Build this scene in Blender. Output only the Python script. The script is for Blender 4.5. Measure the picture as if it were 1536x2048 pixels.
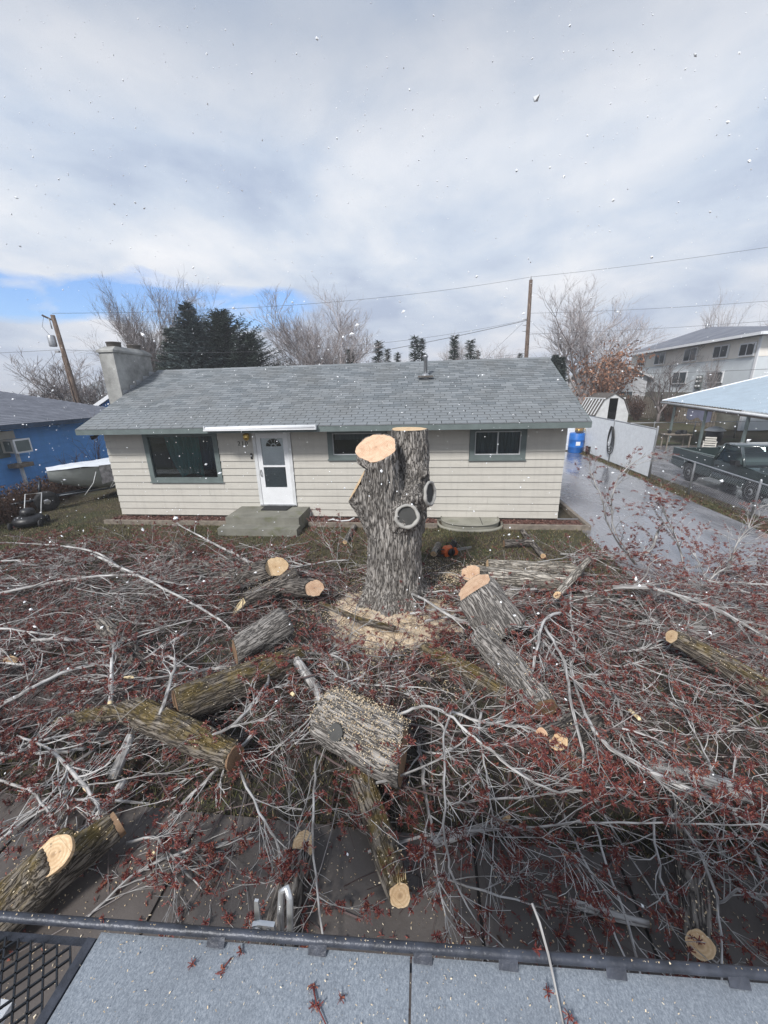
import bpy, math, random
from mathutils import Vector, Matrix, noise, Euler
rnd = random.Random(7)
PI = math.pi
scene = bpy.context.scene
for o in list(bpy.data.objects): bpy.data.objects.remove(o)
COL = scene.collection

# ---------------------------------------------------------------- camera
def cam_axes(p, y, r):
    fwd = Vector((math.sin(y)*math.cos(p), math.cos(y)*math.cos(p), -math.sin(p)))
    right = Vector((math.cos(y), -math.sin(y), 0)); up = right.cross(fwd)
    return right*math.cos(r)+up*math.sin(r), up*math.cos(r)-right*math.sin(r), fwd
CAM = Vector((7.4594, -10.2672, 3.5142))
cr, cu, cf = cam_axes(.3060, -.1149, -.0262)
cd = bpy.data.cameras.new('camera'); co = bpy.data.objects.new('camera', cd); COL.objects.link(co)
co.matrix_world = Matrix(((cr.x, cu.x, -cf.x, CAM.x), (cr.y, cu.y, -cf.y, CAM.y), (cr.z, cu.z, -cf.z, CAM.z), (0, 0, 0, 1)))
cd.sensor_fit = 'HORIZONTAL'; cd.sensor_width = 36; cd.lens = 770.5/1536*36
cd.clip_start = .02; cd.clip_end = 6000
scene.camera = co

# ---------------------------------------------------------------- world, sun, exposure
SUN_EL, SUN_AZ = math.radians(44), math.radians(206)      # azimuth clockwise from +Y: behind and right of the camera
w = bpy.data.worlds.new('World'); scene.world = w; w.use_nodes = True
nt = w.node_tree; N = nt.nodes; Lk = nt.links
for n in list(N): N.remove(n)
def nd(t, **k):
    n = N.new(t)
    for a, b in k.items(): setattr(n, a, b)
    return n
def wmath(op, a, b=None):
    n = nd('ShaderNodeMath', operation=op)
    for i, v in enumerate((a, b)):
        if v is None: continue
        if isinstance(v, (int, float)): n.inputs[i].default_value = v
        else: Lk.new(v, n.inputs[i])
    return n.outputs[0]
def wramp(fac, stops):
    n = nd('ShaderNodeValToRGB'); e = n.color_ramp.elements
    while len(e) < len(stops): e.new(.5)
    for x, (p, c) in zip(e, stops): x.position = p; x.color = (*c, 1) if len(c) == 3 else c
    Lk.new(fac, n.inputs[0]); return n
def wmix(f, a, b):
    n = nd('ShaderNodeMix', data_type='RGBA')
    for i, v in ((0, f), (6, a), (7, b)):
        if isinstance(v, (int, float)): n.inputs[i].default_value = v
        elif isinstance(v, tuple): n.inputs[i].default_value = (*v, 1)
        else: Lk.new(v, n.inputs[i])
    return n.outputs[2]
sky = nd('ShaderNodeTexSky', sky_type='NISHITA', sun_disc=False, sun_elevation=SUN_EL, sun_rotation=SUN_AZ)
tc = nd('ShaderNodeTexCoord'); sp = nd('ShaderNodeSeparateXYZ'); Lk.new(tc.outputs['Generated'], sp.inputs[0])
zc = wmath('MAXIMUM', sp.outputs[2], 0.0)
den = wmath('ADD', zc, .22)
cmb = nd('ShaderNodeCombineXYZ'); Lk.new(wmath('DIVIDE', sp.outputs[0], den), cmb.inputs[0]); Lk.new(wmath('DIVIDE', sp.outputs[1], den), cmb.inputs[1])
def wnoise(scale, detail, rough, dist=0., off=(0, 0, 0)):
    mp = nd('ShaderNodeMapping'); mp.inputs['Location'].default_value = off; Lk.new(cmb.outputs[0], mp.inputs[0])
    n = nd('ShaderNodeTexNoise'); n.inputs['Scale'].default_value = scale; n.inputs['Detail'].default_value = detail
    n.inputs['Roughness'].default_value = rough; n.inputs['Distortion'].default_value = dist
    Lk.new(mp.outputs[0], n.inputs['Vector']); return n.outputs[0]
n1 = wnoise(.95, 6, .55, .35, (3.1, 1.2, 0)); n2 = wnoise(3.2, 8, .58, .3, (.4, 6, 0))
tone = wmath('ADD', wmath('MULTIPLY', n1, .74), wmath('MULTIPLY', n2, .26))
CLOUD = wramp(tone, [(.35, (3.1, 3.65, 4.7)), (.45, (4.1, 4.65, 5.5)), (.53, (5.0, 5.35, 5.9)), (.61, (5.9, 6.05, 6.35))]).outputs[0]
# clouds brighten toward the horizon, where one looks along thin sunlit layers
lowglow = wramp(zc, [(0., (.86, .86, .90)), (.10, (.98, .97, .98)), (.27, (1.08, 1.07, 1.06)), (.42, (.97, .98, 1.0)), (.56, (.70, .725, .775)), (1., (.68, .71, .76))]).outputs[0]
mul = nd('ShaderNodeMix', data_type='RGBA', blend_type='MULTIPLY'); mul.inputs[0].default_value = 1
Lk.new(CLOUD, mul.inputs[6]); Lk.new(lowglow, mul.inputs[7])
# a break in the cloud deck to the north-west, low over the roofs
gap = nd('ShaderNodeVectorMath', operation='DOT_PRODUCT'); Lk.new(tc.outputs['Generated'], gap.inputs[0])
gv = Vector((-.60, .77, .19)).normalized(); gap.inputs[1].default_value = gv
gapm = wramp(gap.outputs['Value'], [(.88, (0, 0, 0)), (.96, (1, 1, 1))]).outputs[0]
band = wramp(zc, [(.09, (0, 0, 0)), (.145, (1, 1, 1)), (.20, (1, 1, 1)), (.275, (0, 0, 0))]).outputs[0]
n3 = wnoise(1.9, 6, .5, .3, (7.5, 2.2, 0))
hole = wmath('MULTIPLY', wmath('MULTIPLY', gapm, band), 1.0)
cover = wramp(wmath('SUBTRACT', wmath('ADD', n3, .42), wmath('MULTIPLY', hole, .55)), [(.36, (0, 0, 0)), (.52, (1, 1, 1))]).outputs[0]
blue = nd('ShaderNodeMix', data_type='RGBA', blend_type='MULTIPLY'); blue.inputs[0].default_value = 1
Lk.new(sky.outputs[0], blue.inputs[6]); blue.inputs[7].default_value = (.85, 1.05, 1.38, 1)
bg = nd('ShaderNodeBackground'); bg.inputs[1].default_value = .1
Lk.new(wmix(cover, blue.outputs[2], mul.outputs[2]), bg.inputs[0])
out = nd('ShaderNodeOutputWorld'); Lk.new(bg.outputs[0], out.inputs[0])

sd = bpy.data.lights.new('sun', 'SUN'); so = bpy.data.objects.new('sun', sd); COL.objects.link(so)
sd.energy = 2.9; sd.angle = math.radians(10); sd.color = (1, .975, .935)
sdir = Vector((math.sin(SUN_AZ)*math.cos(SUN_EL), math.cos(SUN_AZ)*math.cos(SUN_EL), math.sin(SUN_EL)))
so.rotation_euler = sdir.to_track_quat('Z', 'Y').to_euler(); so.location = (0, -20, 30)
vs = scene.view_settings; vs.view_transform = 'Standard'; vs.look = 'None'; vs.gamma = 1; vs.exposure = .58; vs.use_curve_mapping = False

# ---------------------------------------------------------------- materials
class Mat:
    def __init__(s, name, col=(.5, .5, .5), rough=.7, metal=0., spec=.5):
        s.m = bpy.data.materials.new(name); s.m.use_nodes = True; s.t = s.m.node_tree
        s.b = s.t.nodes['Principled BSDF']; s.b.inputs['Base Color'].default_value = (*col, 1)
        s.b.inputs['Roughness'].default_value = rough; s.b.inputs['Metallic'].default_value = metal
        s.b.inputs['Specular IOR Level'].default_value = spec
    def n(s, t, **k):
        x = s.t.nodes.new(t)
        for a, b in k.items(): setattr(x, a, b)
        return x
    def l(s, a, b): s.t.links.new(a, b)
    def coord(s, kind='Object', scale=(1, 1, 1), attr=None):
        if attr: c = s.n('ShaderNodeAttribute', attribute_name=attr).outputs['Vector']
        elif kind == 'World': c = s.n('ShaderNodeNewGeometry').outputs['Position']
        else: c = s.n('ShaderNodeTexCoord').outputs[kind]
        m = s.n('ShaderNodeMapping'); m.inputs['Scale'].default_value = scale; s.l(c, m.inputs[0]); return m.outputs[0]
    def noise(s, vec, scale, detail=4, rough=.55, dist=0.):
        x = s.n('ShaderNodeTexNoise'); x.inputs['Scale'].default_value = scale; x.inputs['Detail'].default_value = detail
        x.inputs['Roughness'].default_value = rough; x.inputs['Distortion'].default_value = dist; s.l(vec, x.inputs['Vector']); return x.outputs[0]
    def ramp(s, fac, stops, interp='LINEAR'):
        x = s.n('ShaderNodeValToRGB'); x.color_ramp.interpolation = interp; e = x.color_ramp.elements
        while len(e) < len(stops): e.new(.5)
        for el, (p, c) in zip(e, stops): el.position = p; el.color = (*c, 1) if isinstance(c, tuple) else (c, c, c, 1)
        s.l(fac, x.inputs[0]); return x.outputs[0]
    def mix(s, f, a, b, blend='MIX'):
        x = s.n('ShaderNodeMix', data_type='RGBA', blend_type=blend)
        for i, v in ((0, f), (6, a), (7, b)):
            if isinstance(v, (int, float)): x.inputs[i].default_value = v
            elif isinstance(v, tuple): x.inputs[i].default_value = (*v, 1)
            else: s.l(v, x.inputs[i])
        return x.outputs[2]
    def math(s, op, a, b=0.):
        x = s.n('ShaderNodeMath', operation=op)
        for i, v in enumerate((a, b)):
            if isinstance(v, (int, float)): x.inputs[i].default_value = v
            else: s.l(v, x.inputs[i])
        return x.outputs[0]
    def island(s): return s.n('ShaderNodeNewGeometry').outputs['Random Per Island']
    def orand(s): return s.n('ShaderNodeObjectInfo').outputs['Random']
    def col(s, c): s.l(c, s.b.inputs['Base Color']); return s
    def rough(s, c): s.l(c, s.b.inputs['Roughness']); return s
    def bump(s, h, strength=.4, dist=.02):
        x = s.n('ShaderNodeBump'); x.inputs['Strength'].default_value = strength; x.inputs['Distance'].default_value = dist
        s.l(h, x.inputs['Height']); s.l(x.outputs[0], s.b.inputs['Normal']); return s
def simple(name, col, rough=.6, var=.12, scale=6., metal=0., bump=0., kind='World'):
    m = Mat(name, col, rough, metal); v = m.coord(kind)
    n = m.noise(v, scale, 5, .6)
    lo = tuple(c*(1-var) for c in col); hi = tuple(min(1, c*(1+var)) for c in col)
    m.col(m.ramp(n, [(.3, lo), (.7, hi)]))
    if bump: m.bump(m.noise(v, scale*4, 4), bump, .01)
    return m.m
MT = {}
def mat_siding(name, c):
    m = Mat(name, c, .55); v = m.coord('World', (1, 1, 6)); n = m.noise(v, 1.3, 6, .6)
    n2 = m.noise(m.coord('World'), 40, 2, .5)
    r = m.ramp(n, [(.3, tuple(x*.9 for x in c)), (.7, tuple(x*1.05 for x in c))])
    r = m.mix(m.math('MULTIPLY', m.orand(), .10), r, tuple(x*.72 for x in c))
    st = m.noise(m.coord('World', (7, 7, .5)), 1.4, 5, .65); r = m.mix(m.ramp(st, [(.5, 0.), (.74, .35)]), r, tuple(x*.62 for x in c))
    m.col(m.mix(m.math('MULTIPLY', n2, .15), r, tuple(x*.8 for x in c)))
    m.bump(m.noise(m.coord('World', (3, 3, 40)), 3, 3), .12, .004); return m.m
MT['siding'] = mat_siding('beige_siding', (.52, .497, .45))
MT['blue_siding'] = mat_siding('blue_siding', (.12, .37, .82))
MT['white_siding'] = mat_siding('white_siding', (.62, .63, .66))
def mat_shingle(name, a, b, stain):
    m = Mat(name, a, .78); v = m.coord('World')
    r = m.ramp(m.island(), [(0, a), (.5, tuple((x+y)/2 for x, y in zip(a, b))), (1, b)])
    r = m.mix(m.math('MULTIPLY', m.orand(), .35), r, b)
    n = m.noise(v, .9, 5, .6); r = m.mix(m.ramp(n, [(.42, 0.), (.72, .55)]), r, stain)
    g = m.noise(v, 90, 3, .7); r = m.mix(m.math('MULTIPLY', g, .35), r, tuple(x*.45 for x in a))
    m.col(r); m.rough(m.ramp(n, [(.3, .5), (.7, .85)])); m.bump(g, .35, .004); return m.m
MT['shingle'] = mat_shingle('grey_shingles', (.13, .148, .162), (.27, .288, .305), (.15, .15, .145))
MT['shingle_dark'] = mat_shingle('dark_shingles', (.12, .13, .16), (.20, .21, .25), (.11, .12, .15))
MT['trim'] = simple('grey_green_trim', (.13, .16, .158), .55, .15, 5)
MT['white'] = simple('white_paint', (.74, .75, .77), .4, .05, 4)
MT['offwhite'] = simple('weathered_white', (.60, .61, .62), .6, .14, 3, bump=.1)
MT['brass'] = Mat('brass', (.75, .52, .16), .25, 1.).m
MT['black'] = simple('black_plastic', (.015, .015, .017), .45, .3, 9)
MT['blackmetal'] = simple('black_metal', (.035, .04, .048), .38, .4, 12, .6)
MT['galv'] = simple('galvanised_steel', (.42, .43, .45), .42, .2, 8, .7)
MT['darkin'] = simple('dark_interior', (.03, .026, .025), .9, .2, 4)
MT['rubber'] = simple('tyre_rubber', (.022, .022, .024), .8, .3, 20)
MT['orange'] = simple('orange_plastic', (.62, .12, .03), .4, .1, 9)
MT['amber'] = Mat('amber_lens', (.75, .25, .02), .2).m
MT['clear'] = Mat('clear_lens', (.7, .72, .75), .12).m
MT['rail'] = simple('painted_steel', (.045, .05, .065), .42, .5, 18, .2, .25)
MT['insul'] = simple('insulator', (.3, .3, .31), .3, .1)
def mat_glass(name, tint=(.72, .78, .8)):
    m = Mat(name); t = m.t; t.nodes.remove(m.b); o = t.nodes['Material Output']
    tr = m.n('ShaderNodeBsdfTransparent'); tr.inputs[0].default_value = (*tint, 1)
    gl = m.n('ShaderNodeBsdfGlossy'); gl.inputs['Roughness'].default_value = .03; gl.inputs[0].default_value = (.9, .93, .95, 1)
    fr = m.n('ShaderNodeFresnel'); fr.inputs[0].default_value = 1.5
    mx = m.n('ShaderNodeMixShader'); m.l(m.math('MULTIPLY', fr.outputs[0], 1.2), mx.inputs[0]); m.l(tr.outputs[0], mx.inputs[1]); m.l(gl.outputs[0], mx.inputs[2])
    m.l(mx.outputs[0], o.inputs[0]); return m.m
MT['glass'] = mat_glass('window_glass'); MT['doorglass'] = mat_glass('door_glass', (.95, .97, .97)); MT['dglass'] = mat_glass('dark_glass', (.55, .62, .62))
def mat_curtain(name, c):
    m = Mat(name, c, .9); n = m.noise(m.coord('World', (9, 1, .6)), 1.6, 4)
    m.col(m.ramp(n, [(.3, tuple(x*.5 for x in c)), (.7, c)])); return m.m
MT['curtain'] = mat_curtain('teal_curtain', (.05, .27, .26)); MT['wcurtain'] = mat_curtain('pale_curtain', (.26, .28, .30))
MT['navy'] = mat_curtain('navy_blanket', (.06, .10, .17))
def mat_concrete(name, c, dark=.6, moss=.0, kind='World'):
    m = Mat(name, c, .85); v = m.coord(kind); a = m.noise(v, 2.2, 6, .65); b = m.noise(v, 30, 4, .7)
    r = m.ramp(a, [(.3, tuple(x*dark for x in c)), (.68, c)]); r = m.mix(m.math('MULTIPLY', b, .35), r, tuple(x*.6 for x in c))
    if moss: r = m.mix(m.ramp(m.noise(v, 3.3, 5, .6), [(.55, 0.), (.7, moss)]), r, (.10, .11, .035))
    m.col(r); m.bump(b, .4, .008); return m.m
MT['concrete'] = mat_concrete('mossy_concrete', (.24, .235, .20), .55, .6)
MT['chimney'] = mat_concrete('chimney_block', (.42, .42, .405), .32)
MT['well'] = mat_concrete('well_concrete', (.33, .32, .27), .65, .3)
MT['flue'] = mat_concrete('flue_clay', (.13, .115, .105), .6)
def mat_pave():
    m = Mat('damp_concrete_paving', (.07, .063, .06), .6); v = m.coord('World'); a = m.noise(v, 1.6, 6, .6); b = m.noise(v, 45, 4, .7)
    r = m.ramp(a, [(.3, (.062, .054, .051)), (.7, (.135, .118, .108))]); r = m.mix(m.math('MULTIPLY', b, .5), r, (.045, .038, .036))
    r = m.mix(m.math('MULTIPLY', m.orand(), .25), r, (.12, .10, .09))
    m.col(r); m.rough(m.ramp(a, [(.35, .42), (.65, .75)])); m.bump(b, .35, .006); return m.m
MT['pave'] = mat_pave()
def mat_asphalt():
    m = Mat('wet_asphalt', (.06, .06, .065), .3); v = m.coord('World'); a = m.noise(m.coord('World', (1, .45, 1)), 1.1, 6, .62, .5); b = m.noise(v, 120, 3, .7)
    r = m.ramp(a, [(.35, (.15, .148, .165)), (.65, (.33, .325, .345))]); r = m.mix(m.math('MULTIPLY', b, .4), r, (.05, .05, .055))
    m.col(r); m.rough(m.ramp(a, [(.40, .12), (.55, .28), (.70, .5)])); m.bump(b, .05, .002)
    m.l(m.ramp(a, [(.42, 1.), (.64, .45)]), m.b.inputs['Coat Weight']); m.l(m.ramp(m.noise(v, 2.3, 5, .6), [(.35, .05), (.65, .32)]), m.b.inputs['Coat Roughness']); m.b.inputs['Coat IOR'].default_value = 1.5; return m.m
MT['asphalt'] = mat_asphalt()
def mat_ground():
    m = Mat('lawn_soil', (.08, .075, .04), .95); v = m.coord('World'); a = m.noise(v, .8, 6, .65); b = m.ramp(m.noise(v, 17, 6, .75), [(.34, 0.), (.66, 1.)]); c = m.noise(v, .25, 3)
    r = m.ramp(a, [(.34, (.050, .043, .026)), (.47, (.105, .08, .047)), (.56, (.062, .072, .026)), (.7, (.095, .102, .037))])
    r = m.mix(m.ramp(c, [(.42, 0.), (.62, .55)]), r, (.17, .135, .085)); r = m.mix(m.math('MULTIPLY', b, .55), r, (.028, .024, .014))
    m.col(r); m.bump(b, 1., .04); return m.m
MT['ground'] = mat_ground()
def mat_island(name, stops, rough=.8, sub=0.):
    m = Mat(name, (.5, .5, .5), rough); m.col(m.ramp(m.island(), stops)); return m.m
MT['grass'] = mat_island('grass_blades', [(0, (.06, .065, .022)), (.45, (.105, .11, .038)), (.75, (.19, .155, .08)), (1, (.25, .20, .115))])
MT['leaf'] = mat_island('brown_leaves', [(0, (.030, .016, .011)), (.5, (.065, .034, .022)), (1, (.13, .07, .045))])
MT['rust'] = mat_island('rust_leaves', [(0, (.13, .055, .03)), (.5, (.25, .12, .07)), (1, (.36, .20, .13))])
MT['needle'] = mat_island('needles', [(0, (.035, .055, .045)), (.6, (.07, .10, .082)), (1, (.16, .20, .17))])
MT['needle_blue'] = mat_island('blue_needles', [(0, (.045, .07, .072)), (.6, (.085, .12, .122)), (1, (.19, .235, .24))])
MT['bud'] = mat_island('red_buds', [(0, (.06, .010, .011)), (.45, (.125, .020, .020)), (.8, (.20, .045, .032)), (1, (.28, .10, .05))], .65)
MT['chip'] = mat_island('wood_chips', [(0, (.50, .36, .21)), (.5, (.68, .54, .36)), (1, (.84, .74, .57))])
MT['mulch'] = mat_island('red_mulch', [(0, (.04, .02, .017)), (.5, (.12, .048, .038)), (1, (.23, .15, .12))])
MT['snow'] = Mat('snowflake', (.9, .92, .95), .8).m
def mat_bark(name, dark, mid, light, moss=None, scale=1., ridges=1.):
    m = Mat(name, mid, .9); v = m.coord(attr='bark', scale=(1, 1, .13)); v2 = m.coord(attr='bark')
    a = m.noise(v, 27*scale, 3, .55, .25); f = m.noise(v, 75*scale, 4, .65, .2); b = m.noise(v2, 2.6, 4, .6)
    rg = m.math('ABSOLUTE', m.math('SUBTRACT', m.math('MULTIPLY', a, 2.), 1.))            # narrow furrows between flat plates
    h = m.math('ADD', m.math('MULTIPLY', m.ramp(rg, [(.0, 0.), (.10, .62), (.32, 1.)]), .7), m.math('MULTIPLY', f, .45))
    r = m.ramp(h, [(.26, dark), (.56, mid), (.92, light)])
    r = m.mix(m.ramp(b, [(.40, 0.), (.66, .6)]), r, tuple(x*.55 for x in mid), 'MIX')
    r = m.mix(m.ramp(f, [(.56, 0.), (.72, .55)]), r, tuple(x*1.1 for x in dark))
    if moss:
        g = m.n('ShaderNodeNewGeometry'); s = m.n('ShaderNodeSeparateXYZ'); m.l(g.outputs['Normal'], s.inputs[0])
        pt = m.noise(v2, 7., 5, .65)
        k = m.math('MULTIPLY', m.ramp(s.outputs[2], [(.25, 0.), (.85, 1.)]), m.ramp(pt, [(.40, 0.), (.58, 1.)]))
        r = m.mix(m.math('MULTIPLY', k, .8), r, m.mix(f, tuple(x*.35 for x in moss), moss))
    m.col(r); m.bump(h, 1.*ridges, .045); return m.m
MT['bark'] = mat_bark('maple_bark', (.062, .054, .048), (.25, .228, .208), (.47, .44, .41))
MT['bark_dark'] = mat_bark('dark_wet_bark', (.016, .013, .012), (.11, .092, .08), (.31, .28, .25))
MT['bark_pale'] = mat_bark('pale_bark', (.10, .085, .07), (.36, .32, .27), (.62, .57, .50))
MT['bark_moss'] = mat_bark('mossy_bark', (.022, .017, .013), (.135, .108, .082), (.31, .275, .235), (.24, .165, .03))
MT['limb'] = mat_bark('grey_limb_bark', (.17, .158, .152), (.38, .366, .356), (.64, .63, .62), None, .6, .3)
MT['twig'] = mat_island('twigs', [(0, (.05, .026, .025)), (.4, (.12, .085, .082)), (.75, (.24, .215, .21)), (1, (.50, .48, .47))])
MT['fartwig'] = mat_island('far_twigs', [(0, (.11, .092, .09)), (.5, (.22, .19, .185)), (1, (.38, .34, .335))])
MT['pole'] = mat_bark('pole_wood', (.05, .035, .027), (.13, .09, .07), (.22, .165, .13), None, .6, .5)
def mat_cut(name, base, ring):
    m = Mat(name, base, .75); t = m.coord(attr='bark'); wv = m.n('ShaderNodeTexWave', wave_type='RINGS', rings_direction='SPHERICAL')
    wv.inputs['Scale'].default_value = 13; wv.inputs['Distortion'].default_value = 2.2; wv.inputs['Detail'].default_value = 3; m.l(t, wv.inputs['Vector'])
    ln = m.n('ShaderNodeVectorMath', operation='LENGTH'); m.l(t, ln.inputs[0])
    r = m.mix(m.math('MULTIPLY', wv.outputs['Fac'], .55), base, ring); nz = m.noise(t, 7, 5, .65)
    hw = m.ramp(m.math('ADD', ln.outputs['Value'], m.math('MULTIPLY', nz, .08)), [(.05, .55), (.12, 0.)]); r = m.mix(hw, r, ring)
    crk = m.n('ShaderNodeTexVoronoi', feature='DISTANCE_TO_EDGE'); crk.inputs['Scale'].default_value = 7; m.l(t, crk.inputs['Vector']); r = m.mix(m.ramp(crk.outputs['Distance'], [(.0, .55), (.018, 0.)]), r, tuple(x*.4 for x in ring))
    r = m.mix(m.ramp(nz, [(.42, 0.), (.68, .7)]), r, ring)
    r = m.mix(m.ramp(ln.outputs['Value'], [(.0, .75), (.022, 0.)]), r, tuple(x*.45 for x in ring))
    fz = m.noise(t, 70, 4, .7); r = m.mix(m.ramp(fz, [(.48, 0.), (.66, .55)]), r, ring)
    m.col(r); m.bump(m.math('ADD', m.noise(m.coord(attr='bark', scale=(1, 14, 1)), 12, 4), fz), .5, .006); return m.m
MT['cut'] = mat_cut('fresh_cut_wood', (.80, .63, .41), (.50, .31, .16))
MT['cutpink'] = mat_cut('pink_cut_wood', (.76, .57, .40), (.46, .26, .16))
MT['cutold'] = mat_cut('brown_cut_wood', (.30, .19, .11), (.17, .10, .06))
MT['healed'] = mat_concrete('grey_healed_wood', (.085, .085, .082), .45, kind='Object')
MT['callus'] = mat_concrete('callus_bark', (.50, .485, .455), .5, kind='Object')
MT['sapwood'] = simple('torn_sapwood', (.82, .66, .40), .7, .15, 25)
def mat_deck():
    m = Mat('grey_deck_sheet', (.2, .22, .25), .5); v = m.coord('World'); a = m.noise(v, 5, 6, .65); b = m.noise(m.coord('World', (1, .6, 1)), 330, 3, .7)
    r = m.ramp(b, [(.28, (.13, .15, .178)), (.5, (.21, .238, .275)), (.72, (.33, .36, .40))]); r = m.mix(m.ramp(a, [(.4, 0.), (.7, .45)]), r, (.12, .135, .16))
    m.col(r); m.rough(m.ramp(a, [(.35, .35), (.65, .6)])); m.bump(b, .5, .003); return m.m
MT['deck'] = mat_deck()
MT['hull'] = simple('green_grey_hull', (.36, .38, .36), .45, .2, 2)
MT['tarp'] = simple('grey_tarp', (.22, .215, .225), .5, .55, 7, bump=.6); MT['tarpw'] = simple('white_tarp', (.66, .69, .74), .5, .12, 4, bump=.3)
MT['truckpaint'] = Mat('dark_green_paint', (.030, .044, .045), .2).m; MT['truckpaint'].node_tree.nodes['Principled BSDF'].inputs['Coat Weight'].default_value = 1.
MT['barrel'] = simple('blue_drum', (.015, .13, .45), .35, .2, 5)
MT['corr'] = simple('corrugated_steel', (.42, .50, .57), .38, .1, 2, .35)
MT['slat'] = simple('white_fence_slats', (.74, .77, .81), .5, .08, 6)
MT['timber'] = simple('weathered_timber', (.20, .17, .14), .85, .35, 7, bump=.4)
MT['stucco'] = simple('beige_stucco', (.80, .76, .70), .85, .05, 2); MT['stucco2'] = simple('grey_blue_stucco', (.58, .62, .65), .85, .05, 2)
MT['winpane'] = Mat('far_window', (.05, .065, .075), .08).m
MT['cloth'] = simple('pale_cloth', (.55, .55, .72), .8, .1, 3)
MT['ivory'] = simple('ivory_plastic', (.55, .53, .48), .5, .08, 6)

# ---------------------------------------------------------------- mesh builder
class MB:
    def __init__(s): s.v = []; s.f = []; s.a = []; s.sm = []
    def add(s, vs, fs, at=None, smooth=False):
        k = len(s.v); s.v += [tuple(p) for p in vs]; s.a += [tuple(p) for p in (at or vs)]
        s.f += [tuple(i+k for i in f) for f in fs]; s.sm += [smooth]*len(fs); return s
    def box(s, x0, x1, y0, y1, z0, z1):
        return s.add([(x0,y0,z0),(x1,y0,z0),(x1,y1,z0),(x0,y1,z0),(x0,y0,z1),(x1,y0,z1),(x1,y1,z1),(x0,y1,z1)],
                     [(3,2,1,0),(4,5,6,7),(0,1,5,4),(1,2,6,5),(2,3,7,6),(3,0,4,7)])
    def quad(s, a, b, c, d): return s.add([a, b, c, d], [(0, 1, 2, 3)])
    def prism(s, poly, axis, a, b):
        """poly in the plane normal to axis, extruded from a to b"""
        def p(q, t): return {'x': (t, q[0], q[1]), 'y': (q[0], t, q[1]), 'z': (q[0], q[1], t)}[axis]
        n = len(poly); vs = [p(q, a) for q in poly]+[p(q, b) for q in poly]
        return s.add(vs, [tuple(range(n))[::-1], tuple(range(n, 2*n))]+[(i, (i+1) % n, n+(i+1) % n, n+i) for i in range(n)])
    def tube(s, path, rad, sides=8, caps=True, smooth=True, ridge=0., seed=0, lump=0., tilt0=None, tilt1=None):
        P = [Vector(p) for p in path]; n = len(P)
        if not hasattr(rad, '__len__'): rad = [rad]*n
        t0 = (P[1]-P[0]).normalized(); up = Vector((0, 0, 1)) if abs(t0.z) < .9 else Vector((1, 0, 0))
        u = up.cross(t0).normalized(); vs = []; at = []; d = 0.; off = seed*3.7
        for i in range(n):
            t = (P[min(i+1, n-1)]-P[max(i-1, 0)]).normalized(); u = (u-t*u.dot(t)).normalized(); v = t.cross(u)
            if i: d += (P[i]-P[i-1]).length
            for k in range(sides):
                an = 2*PI*k/sides; c, q = math.cos(an), math.sin(an); r = rad[i]; e = (c*r+off, q*r, d+off)
                if lump: r *= 1+lump*noise.noise(Vector((c*1.3+off, q*1.3, d*2.2)))
                if ridge: r += ridge*(noise.noise(Vector((e[0]*22, e[1]*22, d*3.2+off)))+.5*noise.noise(Vector((e[0]*50, e[1]*50, d*7))))
                o = u*(c*r)+v*(q*r)
                if i == 0 and tilt0 is not None: o = o - t*(o.dot(tilt0)/tilt0.dot(t))
                if i == n-1 and tilt1 is not None: o = o - t*(o.dot(tilt1)/tilt1.dot(t))
                vs.append(P[i]+o); at.append(e)
        fs = [(i*sides+k, i*sides+(k+1) % sides, (i+1)*sides+(k+1) % sides, (i+1)*sides+k) for i in range(n-1) for k in range(sides)]
        s.add(vs, fs, at, smooth)
        if caps:
            b = len(s.v)-len(vs); s.f += [tuple(b+k for k in range(sides))[::-1], tuple(b+(n-1)*sides+k for k in range(sides))]; s.sm += [False]*2
        s.ring0 = vs[:sides]; s.ring1 = vs[-sides:]
        return s
    def lathe(s, prof, c=(0, 0, 0), sides=20, axis='z', smooth=True):
        vs = []
        for r, h in prof:
            for k in range(sides):
                a = 2*PI*k/sides; x, y = r*math.cos(a), r*math.sin(a)
                vs.append({'z': (c[0]+x, c[1]+y, c[2]+h), 'x': (c[0]+h, c[1]+x, c[2]+y), 'y': (c[0]+x, c[1]+h, c[2]+y)}[axis])
        n = len(prof); fs = [(i*sides+k, i*sides+(k+1) % sides, (i+1)*sides+(k+1) % sides, (i+1)*sides+k) for i in range(n-1) for k in range(sides)]
        fs += [tuple(range(sides))[::-1], tuple((n-1)*sides+k for k in range(sides))]
        return s.add(vs, fs, None, smooth)
    def mesh(s, name):
        m = bpy.data.meshes.new(name); m.from_pydata(s.v, [], s.f)
        m.polygons.foreach_set('use_smooth', s.sm)
        a = m.attributes.new('bark', 'FLOAT_VECTOR', 'POINT'); a.data.foreach_set('vector', [c for p in s.a for c in p])
        return m
def tag(o, label=None, cat=None, group=None, kind=None):
    for k, v in (('label', label), ('category', cat), ('group', group), ('kind', kind)):
        if v: o[k] = v
    return o
def link(name, mesh, mat=None, parent=None):
    o = bpy.data.objects.new(name, mesh); COL.objects.link(o)
    if mat is not None and mesh is not None and not mesh.materials: mesh.materials.append(MT[mat] if isinstance(mat, str) else mat)
    if parent is not None: o.parent = parent
    return o
def obj(name, mb, mat, parent=None): return link(name, mb.mesh(name), mat, parent)
def empty(name, loc, label, cat, group=None, rz=0.):
    o = bpy.data.objects.new(name, None); COL.objects.link(o); o.location = loc; o.rotation_euler = (0, 0, rz); o.empty_display_size = .2
    return tag(o, label, cat, group)
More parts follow.
